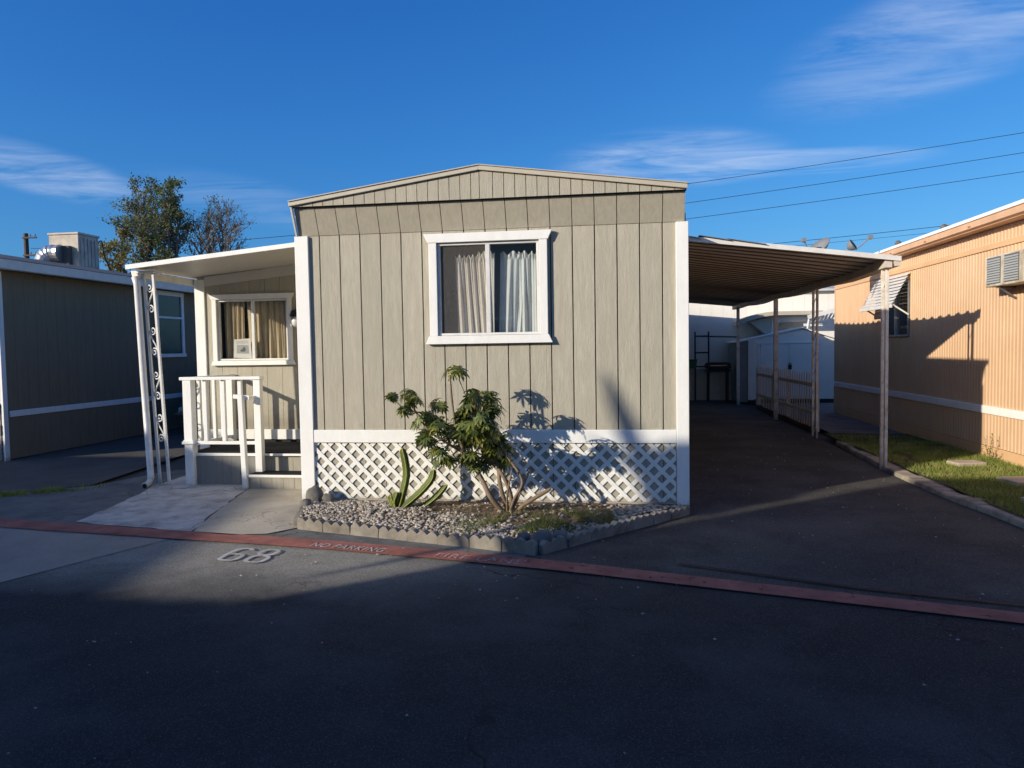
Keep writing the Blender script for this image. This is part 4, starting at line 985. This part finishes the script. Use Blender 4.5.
# roof vents
for (x,y,z,lb) in ((8.55,10.0-1.3,3.22,'small roof vent pipe farther along the apricot home roof'),(8.65,6.9,3.24,'small roof vent pipe nearer the middle of the apricot home roof')):
    v=thing('roof_vent',lb,'roof vent',(x,y,z),'vents on the apricot home roof')
    b=MB(); b.lathe((x,y,z-.06),[(.17,.0),(.10,.06),(.045,.14),(.042,.26)],14); b.build('flashing',M['vent'],v,smooth=True)
    b=MB(); b.lathe((x,y,z+.19),[(.03,.0),(.065,.02),(.05,.06),(.02,.085)],12); b.build('cap',M['vent'],v)
# weed at its wall
wd=MB(); r=random.Random(6)
for a,h in ((-.5,.26),(.35,.30),(.1,.14),(-.9,.12),(.8,.13)):
    p=Vector((7.42,2.62,.07)); q=p+Vector((0,-a*.22,h)); wd.tube([p,(p+q)/2+Vector((0,.01,0)),q],[.004,.003,.002],5)
    for k in range(7):
        t=.35+.65*k/6; c=p.lerp(q,t); d=Vector((r.uniform(-1,1),r.uniform(-1,1),r.uniform(.1,.8))); leaflet(wd,c,d,Vector((0,0,1)) if abs(d.z)<.7 else Vector((1,0,0)),.05,.009)
tag(wd.build('weed',M['weed']),'thin forked weed growing against the sunlit apricot wall','weed')

# ------------------------------------------------------------------ picket fence
pf=thing('picket_fence','low weathered tan picket fence behind the carport posts','picket fence',(6.35,8.7,0))
pm=None
for k in range(30):
    y=6.24+k*.172
    if pm is None:
        b=MB(); b.prism([(6.318,y-.024,.08),(6.318,y+.024,.08),(6.318,y+.024,.95),(6.318,y,1.01),(6.318,y-.024,.95)],(.010,0,0)); pm=b.build('picket',M['picket'],pf); y0_=y
    else:
        o=pm.copy(); COL.objects.link(o); o.parent=pf; o.location=(0,y-y0_,rnd.uniform(-.015,.015)); o.rotation_euler=(rnd.uniform(-.003,.003),0,0)
for z in (.28,.76):
    b=MB(); b.box(6.329,6.352,6.18,11.3,z,z+.065); b.build('rail',M['picket'],pf)
for y in (6.18,8.3,9.6,11.3):
    b=MB(); b.box(6.354,6.42,y-.03,y+.03,0,.86); b.build('post',M['picket'],pf,bevel=.004)
b=MB(); b.box(6.33,6.42,6.2,11.3,-.02,.07); struct(b.build('fence_footing',M['dirt']))

# ------------------------------------------------------------------ shed
sd=thing('shed','grey white gabled metal garden shed behind the picket fence','shed',(7.3,13.4,0))
b=MB(); b.prism([(6.32,12.3,.12),(8.5,12.3,.12),(8.5,12.3,1.56),(7.62,12.3,1.86),(6.32,12.3,1.60)],(0,.03,0)); b.build('front_wall',M['shed'],sd)
b=MB()
for k in range(10): y=12.33+k*.16; b.box(6.09,6.10,y+.004,y+.156,.05,1.54)
b.box(6.10,6.13,12.34,13.9,.05,1.54); b.box(6.13,8.5,13.87,13.9,.1,1.6); b.box(8.47,8.5,12.33,13.87,.1,1.55); b.prism([(6.08,12.32,.05),(6.31,12.29,.05),(6.31,12.29,1.6),(6.08,12.32,1.54)],(0,.012,0)); b.build('side_wall',M['shed_side'],sd)
b=MB(); b.box(6.315,6.46,12.265,12.298,.1,1.60); b.build('corner_board',M['shed_trim'],sd)
b=MB(); b.prism([(6.04,12.26,1.545),(7.62,12.26,1.875),(8.54,12.26,1.565),(8.54,12.26,1.595),(7.62,12.26,1.905),(6.04,12.26,1.575)],(0,1.7,0)); b.build('roof',M['shed'],sd)
dr=MB(); dr.box(6.62,7.30,12.275,12.298,.16,1.50); dr.box(7.31,7.98,12.275,12.298,.16,1.50); d_=dr.build('door',M['shed'],sd,bevel=.005)
b=MB(); b.box(6.55,8.05,12.262,12.297,1.505,1.54); b.box(6.56,6.60,12.27,12.297,.16,1.50); b.box(8.0,8.04,12.27,12.297,.16,1.50); b.build('door_track',M['shed'],sd)
b=MB(); b.box(7.28,7.36,12.245,12.274,.86,.98); b.tube([(7.295,12.26,.98),(7.295,12.26,1.02),(7.345,12.26,1.02),(7.345,12.26,.98)],.008,6); b.build('padlock',M['black'],d_)
b=MB(); b.box(6.15,8.5,12.33,13.85,.0,.115); b.build('plinth',M['iron'],sd)

# ------------------------------------------------------------------ home across the back
fh=thing('mobile_home','pale cream home closing the view behind the carport','mobile home',(6,15,0))
b=MB()
for k in range(30):
    x=2.6+k*.305; b.box(x+.002,x+.303,14.0,14.012,.0,2.95)
b.box(2.6,11.75,14.013,14.06,.0,2.95); b.box(2.6,2.66,14.06,17.5,.0,2.9); b.box(11.7,11.75,14.06,17.5,.0,2.9); b.build('wall',M['far_white'],fh)
b=MB(); b.prism([(2.5,13.85,2.955),(2.5,15.8,3.25),(2.5,17.7,2.95),(2.5,17.7,2.91),(2.5,15.8,3.2),(2.5,13.85,2.90)],(9.4,0,0)); b.build('roof',M['roof_white'],fh)
# curved beige porch hood
hd=thing('entry_hood','curved beige metal hood with side bracket above the shed','entry hood',(7.2,13.7,2.2))
def hoodz(x): 
    t=(x-6.22)/1.0; return 2.13+.22*(1-(1-min(1,t))**2)
b=MB(); xs_=[6.22+i*.1 for i in range(11)]+[7.6,8.0,8.35]
top=[(x,13.2,hoodz(x)) for x in xs_]; bot=[(x,13.2,hoodz(x)-.13+.03*min(1,(x-6.2))) for x in xs_[::-1]]
b.prism(top+bot,(0,.78,0)); b.build('hood_roof',M['canopy'],hd)
b=MB(); b.prism([(6.55,13.45,2.10),(7.1,13.45,2.22),(7.1,13.45,1.75),(7.02,13.45,1.72)],(0,.54,0)); b.build('side_bracket',M['canopy'],hd)
b=MB(); b.prism([(7.15,13.5,2.215),(7.30,13.5,2.215),(7.20,13.5,1.72),(7.11,13.5,1.72)],(0,.05,0)); b.build('support',M['shed'],hd)
b=MB(); b.box(7.31,8.4,13.55,13.6,2.08,2.2); b.build('valance',M['glass_dark'] if False else M['shed'],hd)
# white lattice awning right of the shed
la=thing('back_awning','white slatted awning with angled brace beside the apricot home, above the shed','awning',(8.4,13,2.1))
b=MB()
for k in range(9):
    x=8.0+k*.1; b.bar((x,13.3,2.02+k*.02),(x,12.9,2.19+k*.02),.05,.015)
b.build('slat',M['white_metal'],la)
b=MB(); b.bar((7.9,12.9,2.17),(8.92,12.9,2.42),.05,.10); b.build('front_rail',M['white_metal'],la)
b=MB(); b.bar((8.72,12.92,2.32),(8.86,12.98,1.68),.05); b.build('brace',M['white_metal'],la)
b=MB(); b.bar((7.95,12.92,2.16),(7.92,12.98,1.85),.05); b.build('brace',M['white_metal'],la)
b=MB(); b.box(7.9,8.95,13.3,13.34,1.95,2.02); b.build('wall_rail',M['white_metal'],la)
# low board fence, pipe rack, barbecue, bin
bf=thing('board_fence','low pale vertical board fence across the dark end of the driveway','board fence',(4.9,13.4,0))
b=MB()
for k in range(19): x=3.75+k*.13; b.box(x+.004,x+.126,13.40,13.42,.02,.86+.006*math.sin(k*5.1))
b.build('boards',M['far_fence'],bf)
b=MB(); b.box(3.75,6.2,13.422,13.46,.7,.76); b.box(3.75,6.2,13.422,13.46,.2,.26); b.build('rail',M['far_fence'],bf)
pr=thing('pipe_rack','dark pipe frame rack standing above the board fence','rack',(5.3,13.2,0))
b=MB()
for x in (5.12,5.47): b.tube([(x,13.25,0),(x,13.25,1.86)],.022,7)
b.build('upright',M['iron'],pr)
b=MB()
for z in (1.74,1.30,.93): b.tube([(5.12,13.25,z),(5.47,13.25,z)],.02,7)
b.tube([(5.12,13.22,1.74),(6.2,13.22,1.70)],.02,7); b.build('crossbar',M['iron'],pr)
bq=thing('barbecue','black barbecue with flat lid standing by the board fence','barbecue',(5.65,12.9,0))
b=MB(); b.prism([(5.34,12.75,.90),(5.98,12.75,.90),(5.98,12.75,.98),(5.92,12.75,1.05),(5.40,12.75,1.05),(5.34,12.75,.98)],(0,.4,0)); b.build('lid',M['black'],bq,bevel=.015)
b=MB(); b.prism([(5.36,12.77,.80),(5.96,12.77,.80),(5.93,12.77,.885),(5.39,12.77,.885)],(0,.36,0)); b.build('firebox',M['iron'],bq)
for x in (5.42,5.9):
    for y in (12.8,13.1):
        b=MB(); b.tube([(x,y,0),(x,y,.80)],.018,7); b.build('leg',M['iron'],bq)
b=MB(); b.box(5.45,5.87,12.73,12.745,.955,.975); b.build('handle',M['steel'],bq)
gb=thing('green_bin','small green plastic tub hooked on top of the pale board fence','tub',(4.98,13.3,.86))
b=MB(); b.prism([(4.90,13.18,.88),(5.14,13.18,.88),(5.17,13.18,1.10),(4.87,13.18,1.10)],(0,.2,0)); b.build('body',M['green'],gb,bevel=.015)
b=MB(); b.box(4.86,5.18,13.17,13.39,1.102,1.125); b.build('rim',M['green'],gb,bevel=.006)

# ------------------------------------------------------------------ dark grey home on the left
LX=-5.6
lh=thing('mobile_home','dark grey mobile home with white gutter and white belt band on the left','mobile home',(-7.4,8,0))
b=MB()
for k in range(62):
    y=2.56+k*.2025; b.box(LX-.012,LX,y+.0012,y+.2013,.72,2.72); b.box(LX-.016,LX-.004,y+.0012,y+.2013,.02,.62)
b.build('wall',M['grey_wall'],lh)
b=MB(); b.box(LX-.06,LX-.017,2.55,15,.0,2.8); b.box(-9.26,-9.2,2.55,15,.0,2.8); b.box(-9.2,LX-.06,14.9,15,.0,2.8); b.build('wall_core',M['dark_gap'],lh)
b=MB(); b.box(LX-.01,LX+.014,2.6,15,.625,.715); b.build('belt_band',M['white'],lh,bevel=.004)
b=MB(); b.box(LX-.02,LX+.018,2.48,2.56,.0,2.70); b.box(LX-.12,LX-.02,2.48,2.50,.83,2.70); b.build('corner_trim',M['white'],lh,bevel=.004)
b=MB(); b.box(-9.2,LX-.125,2.50,2.54,.83,2.8); b.build('front_wall',M['front_grey'],lh)
b=MB()
for j in range(11):
    for i in range(12):
        x0=-9.2+i*.3+(.15 if j%2 else 0); b.box(x0+.004,min(x0+.292,LX-.03),2.46+rnd.uniform(0,.012),2.5,.02+j*.073,.086+j*.073)
b.box(-9.2,LX-.03,2.48,2.52,.0,.83); b.build('stone_skirting',M['brick'],lh)
b=MB(); b.prism([(-5.38,2.18,2.70),(-5.32,2.18,2.71),(-5.30,2.18,2.84),(-5.38,2.18,2.84)],(0,5.3,0))
b.prism([(-5.44,2.20,2.76),(-5.382,2.20,2.76),(-5.382,2.20,2.84),(-5.44,2.20,2.84)],(0,12.8,0)); b.build('gutter',M['white_metal'],lh,bevel=.004)
b=MB(); b.prism([(-5.38,7.5,2.70),(-5.32,7.5,2.71),(-5.30,7.5,2.84),(-5.38,7.5,2.84)],(0,7.4,0)); b.build('gutter',M['white_metal'],lh)
b=MB(); b.prism([(-5.29,2.1,2.845),(-7.4,2.1,3.25),(-9.5,2.1,2.845),(-9.5,2.1,2.80),(-7.4,2.1,3.20),(-5.45,2.1,2.82)],(0,13,0)); b.build('roof',M['roof_dark'],lh)
b=MB(); b.box(-5.62,-5.45,2.2,15,2.74,2.757); b.build('soffit',M['white'],lh)
# its side window, facing +x
b=MB()
y0,y1,z0,z1=6.12,6.86,1.50,2.62
for a,c,q,s in ((y0-.09,y1+.09,z1,z1+.09),(y0-.12,y1+.12,z0-.07,z0),(y0-.08,y0,z0,z1),(y1,y1+.08,z0,z1),(y0,y1,2.18,2.22)): b.box(LX+.002,LX+.04,a,c,q,s)
wn=b.build('window',M['white'],lh,bevel=.003)
b=MB(); b.add([(LX+.015,y0,z0),(LX+.015,y1,z0),(LX+.015,y1,z1),(LX+.015,y0,z1)],[(0,1,2,3)]); b.build('pane',M['glass_dark'],wn)
b=MB(); b.box(LX+.001,LX+.006,y0,y1,z0,z1); b.build('blind',M['room'],wn)
# cooler on that roof
ec=thing('rooftop_cooler','boxy beige evaporative cooler with a silver elbow duct on the grey roof','cooler',(-8.1,7.4,3.2))
cx0,cx1,cy0,cy1,c0,c1=-8.55,-7.88,7.0,7.6,3.26,3.98
b=MB(); b.box(cx0,cx1,cy0,cy1,c0,c1); b.build('cabinet',M['cooler'],ec,bevel=.01)
b=MB(); b.box(cx0-.02,cx1+.02,cy0-.02,cy1+.02,c1+.002,c1+.045); b.build('lid',M['cooler'],ec,bevel=.01)
b=MB()
for k in range(5): y=cy0+.05+k*.105; b.box(cx1+.001,cx1+.014,y,y+.06,c0+.08,c1-.06)
b.build('side_louvre',M['cooler'],ec)
b=MB(); b.box(cx0+.36,cx0+.52,cy0-.10,cy0-.002,c0+.10,c0+.48); b.build('duct_collar',M['cooler_dark'],ec)
b=MB(); P=[Vector((cx0+.38,cy0-.14,c0+.33))]+[Vector((cx0+.22-.18*math.sin(a)+.0,cy0-.15-.05*math.sin(a),c0+.15+.18*math.cos(a))) for a in [R(x) for x in (0,20,40,60,80,100)]]+[Vector((cx0+.02,cy0-.20,c0-.12))]
P2=[]
for i in range(len(P)-1): P2+=[P[i],(P[i]+P[i+1])/2]
P2.append(P[-1])
b.tube(P2,[.165 if i%2 else .174 for i in range(len(P2))],16); b.build('elbow_duct',M['steel'],ec)
b=MB(); b.tube(catm([(cx1-.05,cy1,c1-.15),(cx1+.04,cy1+.04,c1-.05),(cx1+.10,cy1+.02,c1-.35),(cx1+.22,cy1,c0+.12),(cx1+.36,cy1-.1,c0-.05)],6),.012,6); b.build('hose',M['black'],ec)
# covered vehicle in the neighbour driveway
cv=thing('covered_car','car under a creased tan cover in the driveway behind the porch','covered car',(-4.3,7.9,0))
def carz(v):
    pr_=[(0,.62),(.05,.95),(.14,1.02),(.24,1.10),(.36,1.42),(.6,1.45),(.74,1.06),(.95,.92),(1,.6)]
    for (a,za),(c,zc_) in zip(pr_,pr_[1:]):
        if v<=c: t=(v-a)/(c-a); t=t*t*(3-2*t); return za+(zc_-za)*t
    return .6
def cover(u,v):
    s=(u*2-1); h=carz(v); wv=.86*(1-.12*abs(2*v-1)**3)
    a=s*1.5
    x=wv*math.copysign(min(1,abs(math.sin(a*1.05))),s); zt_=h*(max(0,math.cos(a*.99))**.35) if abs(s)<.93 else 0
    z=max(.34,zt_) if abs(s)<.98 else .34
    fold=.035*math.sin(v*60+3*math.sin(u*9))*abs(s)**2+.012*math.sin(u*50+v*13)
    return (-4.35+x*(1+fold),5.85+4.2*v+ (-.06 if v<.02 else 0)*0,z+fold*.5)
b=MB(); b.grid(cover,60,120)
n0=len(b.v)
# hanging back panel of the cover with vertical creases
def backp(u,v):
    x,y,z=cover(u,0); zz=.36+(z-.36)*v; return (x,y-.05*(1-v)-.03*math.sin(u*42)*(1-v*.5),zz)
b.grid(backp,60,10)
b.build('cover',M['tan_tarp'],cv,smooth=True)
b=MB(); b.box(-5.05,-3.65,5.80,5.98,.36,.50); b.build('bumper',M['white_metal'],cv,bevel=.03)
for x in (-5.02,-3.7):
    for y in (6.7,9.2):
        b=MB(); b.lathe((x-.09,y,.31),[(.02,0),(.26,.0),(.31,.03),(.31,.15),(.26,.18),(.02,.18)],20,axis=(1,0,0)); b.build('wheel',M['black'],cv)

# ------------------------------------------------------------------ satellite dishes (on the carport roof edge, beyond)
def dish(c,aim,rad,label):
    d=thing('satellite_dish',label,'satellite dish',(c[0],c[1],c[2]-.3)); a=Vector(aim).normalized(); c=Vector(c)
    b=MB(); b.lathe(c,[(.0,.0),(rad*.35,.012),(rad*.7,.05),(rad,.11),(rad*.985,.118),(rad*.68,.06),(rad*.33,.022),(.0,.012)],24,axis=a); b.build('reflector',M['dish'],d,smooth=True)
    b=MB(); b.tube([c-a*.02,c-a*.08+Vector((0,0,-.08)),(c.x-a.x*.08,c.y,c.z-.52)],.02,7); b.build('mast',M['steel'],d)
    b=MB(); lo=Vector((0,0,-1)); lo=(lo-a*lo.dot(a)).normalized(); e=c+a*.38+lo*rad*.55; b.tube([c+lo*rad*.95+a*.1,e],.012,6); b.obox(e,(.03,0,0),(0,.05,0),(0,0,.03)); b.build('feed_arm',M['dish'],d)
dish((6.40,6.0,3.00),(-.62,-.3,.7),.22,'grey satellite dish tipped to the sky above the carport roof edge')
dish((6.80,6.0,3.04),(.7,-.45,.5),.10,'small grey dish on a short arm right of the larger dish')

# ------------------------------------------------------------------ trees, pole, wires
def tree(name,label,base,stems,seed,leafm,leaf_n,leaf_s,group=None):
    """stems: (x,y,z of the tip, crown radius, height where branches start)"""
    r=random.Random(seed); t=thing(name,label,'tree',base,group); tb=MB(); lb=MB(); B=Vector(base)
    def leaves(p,q,k):
        for i in range(k):
            c=p.lerp(q,r.random())+Vector((r.gauss(0,1),r.gauss(0,1),r.gauss(0,1)))*leaf_s*1.3
            u=Vector((r.gauss(0,1),r.gauss(0,1),r.gauss(0,1))).normalized(); v=u.orthogonal().normalized(); s=leaf_s*r.uniform(.6,1.3)
            lb.add([c-u*s,c+v*s*.45,c+u*s,c-v*s*.45],[(0,1,2,3)])
    def twig(p,d,L,rad,lev):
        pts=[p]; q=p
        for i in range(3):
            d=(d+Vector((r.gauss(0,.16),r.gauss(0,.16),r.gauss(.10,.10)))).normalized(); q=q+d*L/3; pts.append(q)
        tb.tube(pts,[rad,rad*.8,rad*.6,rad*.35],4 if lev else 5,cap=False)
        if lev>=1: leaves(pts[1],pts[3],leaf_n if r.random()<.8 else leaf_n//3)
        if lev<2:
            for i in range(5 if lev==0 else 4):
                o=Matrix.Rotation(r.uniform(0,6.28),3,d)@d.orthogonal().normalized()
                twig(pts[r.choice((1,2,2,3))],(d+o*r.uniform(.5,1.0)).normalized(),L*r.uniform(.4,.65),rad*.5,lev+1)
    for (x,y,z,cr_,z0) in stems:
        T=Vector((x,y,z)); n=12; pts=[]
        for i in range(n+1):
            k=i/n; p=B.lerp(T,k); p.x=B.x+(T.x-B.x)*k**.75; p+=Vector((r.gauss(0,.05),r.gauss(0,.05),0))*min(1,k*3); pts.append(p)
        R0=.018*(z-base[2]); tb.tube(pts,[R0*(1-.88*i/n) for i in range(n+1)],7,cap=False)
        m=int((z-z0)*7)
        for i in range(m):
            k=(z0-base[2]+(z-z0)*(i+r.random())/m)/(z-base[2]); k=min(.985,k); f=k*n; a=int(f); p=pts[a].lerp(pts[min(n,a+1)],f-a)
            ang=r.uniform(0,6.28); kk=(p.z-z0)/(z-z0); L=cr_*(.55+.75*math.sin(math.pi*min(1,.15+kk*.8)))*r.uniform(.6,1.1)
            twig(p,Vector((math.cos(ang),math.sin(ang),r.uniform(.5,1.5))).normalized(),L,R0*.30*(1.1-kk*.7),0)
    tb.build('trunk',M['bark'],t)
    if leaf_n: lb.build('crown',leafm,t)
    return t
tree('tree','tall olive leafed tree with two upright lobes beyond the porch roof',(-18.1,25,0),[(-18.7,25,9.0,.95,5.2),(-19.2,25.2,8.2,.75,5.2),(-17.25,24.8,9.35,.6,5.0),(-17.0,25.1,8.4,.75,5.2),(-18.0,25,7.2,1.0,5)],3,M['tree_leaf'],4,.066)
tree('tree','nearly bare grey tree right of the tall olive leafed one',(-15.7,25.6,0),[(-15.9,25.6,8.0,.9,5.0),(-14.95,25.6,7.7,.95,5.0),(-15.3,25.8,8.2,.9,5.2),(-16.4,25.6,7.6,.8,5)],11,M['tree_leaf'],1,.05)
tree('tree','small yellow green tree left of the tall olive leafed one',(-19.95,25,0),[(-20.0,25,7.3,.55,4.8),(-20.5,25,6.6,.5,5)],21,M['yellow_leaf'],4,.065)
up=thing('utility_pole','distant wooden utility pole with two cross arms on the left','utility pole',(-40.3,42.5,0))
b=MB(); b.tube([(-40.3,42.5,0),(-40.3,42.5,10.6)],[.22,.16],10); b.build('pole',M['pole_wood'],up)
for z in (10.25,8.95):
    b=MB(); b.bar((-40.4,42.3,z),(-39.3,42.35,z),.11,.12); b.build('cross_arm',M['pole_wood'],up)
b=MB()
for x in (-39.8,-39.4):
    for z in (10.3,9.0): b.lathe((x,42.33,z+.05),[(.03,0),(.06,.04),(.05,.12),(.03,.15)],8)
b.build('insulator',M['dish'],up)
def wire(a,c,sag,rad,label,group='overhead wires'):
    a,c=Vector(a),Vector(c); pts=[]
    for k in range(41):
        t=k/40; p=a.lerp(c,t); p.z-=sag*4*t*(1-t); pts.append(p)
    b=MB(); b.tube(pts,rad,5); return tag(b.build('overhead_wire',M['wire'],smooth=True),label,'wire',group)
def ln(u0,v0,u1,v1,y,ua,ub):
    """points of a wire at depth y that runs through two measured sight lines, extended both ways"""
    return None
WY=40
for (x0,z0,x1,z1),lb in zip(((7.65,11.44,26.53,13.58),(7.65,10.28,26.55,12.44),(7.64,9.3,26.57,11.35),(11.81,7.56,23.43,8.49),(11.9,7.32,23.4,8.16)),
    ('highest of the overhead wires right of the gable','second overhead wire from the top right of the gable','third overhead wire from the top right of the gable','lower dark overhead wire just above the carport roof and dishes','faint lowest overhead wire just above the carport roof')):
    s=(z1-z0)/(x1-x0); xa,xb=x0-14,x1+26
    wire((xa,WY,z0+s*(xa-x0)+.35),(xb,WY,z1+s*(xb-x1)+.35),.45,.016 if 'faint' not in lb else .010,lb)
wire((-40,42.6,9.5),(-8,42,10.4),.5,.02,'overhead wire behind the bare tree on the left')

# ------------------------------------------------------------------ homes across the street (they cast the long shadows)
def street_home(label,pts,h,front,wing=None):
    """pts: outline; front: (x0,x1,y) of the wall that faces the street"""
    cx=sum(p[0] for p in pts)/len(pts); cy=sum(p[1] for p in pts)/len(pts)
    t=thing('street_home',label,'house',(cx,cy,0))
    b=MB(); b.prism([(x,y,0) for x,y in pts],(0,0,h-.05)); b.build('wall',M['home_stucco'],t)
    b=MB(); b.prism([(x,y,h-.048) for x,y in pts],(0,0,.048)); b.build('roof',M['home_tile'],t)
    if wing:
        a,c,y0,y1,hh=wing; b=MB(); b.box(a,c,y0,y1,0,hh-.05); b.build('wing',M['home_stucco'],t); b=MB(); b.box(a,c,y0,y1,hh-.048,hh); b.build('wing_roof',M['home_tile'],t)
    x0,x1,y1=front
    for k in range(3):
        xx=x0+.8+k*(x1-x0-2.8)/2
        b=MB(); b.box(xx,xx+1.2,y1+.002,y1+.03,1.1,2.2); wf=b.build('window',M['white'],t); b=MB(); b.box(xx+.07,xx+1.13,y1+.031,y1+.04,1.17,2.13); b.build('pane',M['glass_dark'],wf)
    return t
street_home('tall tan house across the street with a lower side wing',[(-7.05,-17),(1.6,-17),(1.6,-9),(-7.05,-9)],5.58,(-7.05,1.6,-9),wing=(-9.6,-7.052,-14,-9,3.35))
street_home('tan house across the street on the far left',[(-20,-17),(-11.15,-17),(-12.61,-6.4),(-20,-6.4)],5.0,(-20,-12.61,-6.4))
pl=thing('palm_tree','leaning young palm tree in front of the tan house across the street','palm tree',(-5.2,-8.3,0))
b=MB(); b.tube(catm([(-5.2,-8.3,0),(-5.35,-8.28,1.6),(-5.8,-8.25,3.2),(-6.75,-8.2,4.5)],5),[.2-.005*i for i in range(16)],10); b.build('trunk',M['bark'],pl)
b=MB()
def frond(p,q,droop,wd):
    p,q=Vector(p),Vector(q); n=10; s=(q-p).cross(Vector((.62,.5,-.27)))
    s=s.normalized() if s.length>.01 else Vector((.68,-.73,0)); L=[]
    for i in range(n+1):
        t=i/n; c=p.lerp(q,t)+Vector((0,0,droop*4*t*(1-t))); w_=wd*math.sin(math.pi*min(1,.12+t*.88))**.6*(1-.3*t); L.append((c-s*w_,c+Vector((0,0,.02)),c+s*w_))
    vs=[x for y in L for x in y]; fs=[]
    for i in range(n): a=i*3; fs+=[(a,a+1,a+4,a+3),(a+1,a+2,a+5,a+4)]
    b.add(vs,fs)
C=(-6.82,-8.2,4.5)
frond(C,(-7.33,-8.2,5.66),-.03,.09); frond(C,(-7.42,-8.2,5.00),.05,.05); frond((-6.85,-8.2,4.4),(-6.42,-8.15,3.10),-.03,.06)
frond(C,(-6.95,-8.2,4.40),.08,.12); frond(C,(-6.45,-8.2,4.95),.05,.2); frond(C,(-6.3,-8.3,4.7),.1,.2); frond(C,(-6.98,-8.2,4.85),.02,.10); frond(C,(-6.3,-8.0,4.3),.12,.15); frond(C,(-6.6,-8.6,4.4),.15,.2)
b.build('crown',M['palm'],pl)

# ------------------------------------------------------------------ render settings
sc.view_settings.view_transform='Standard'; sc.view_settings.look='None'; sc.view_settings.exposure=0; sc.view_settings.gamma=1
sc.render.engine='CYCLES'; sc.cycles.max_bounces=8; sc.cycles.transparent_max_bounces=12; sc.cycles.use_denoising=True
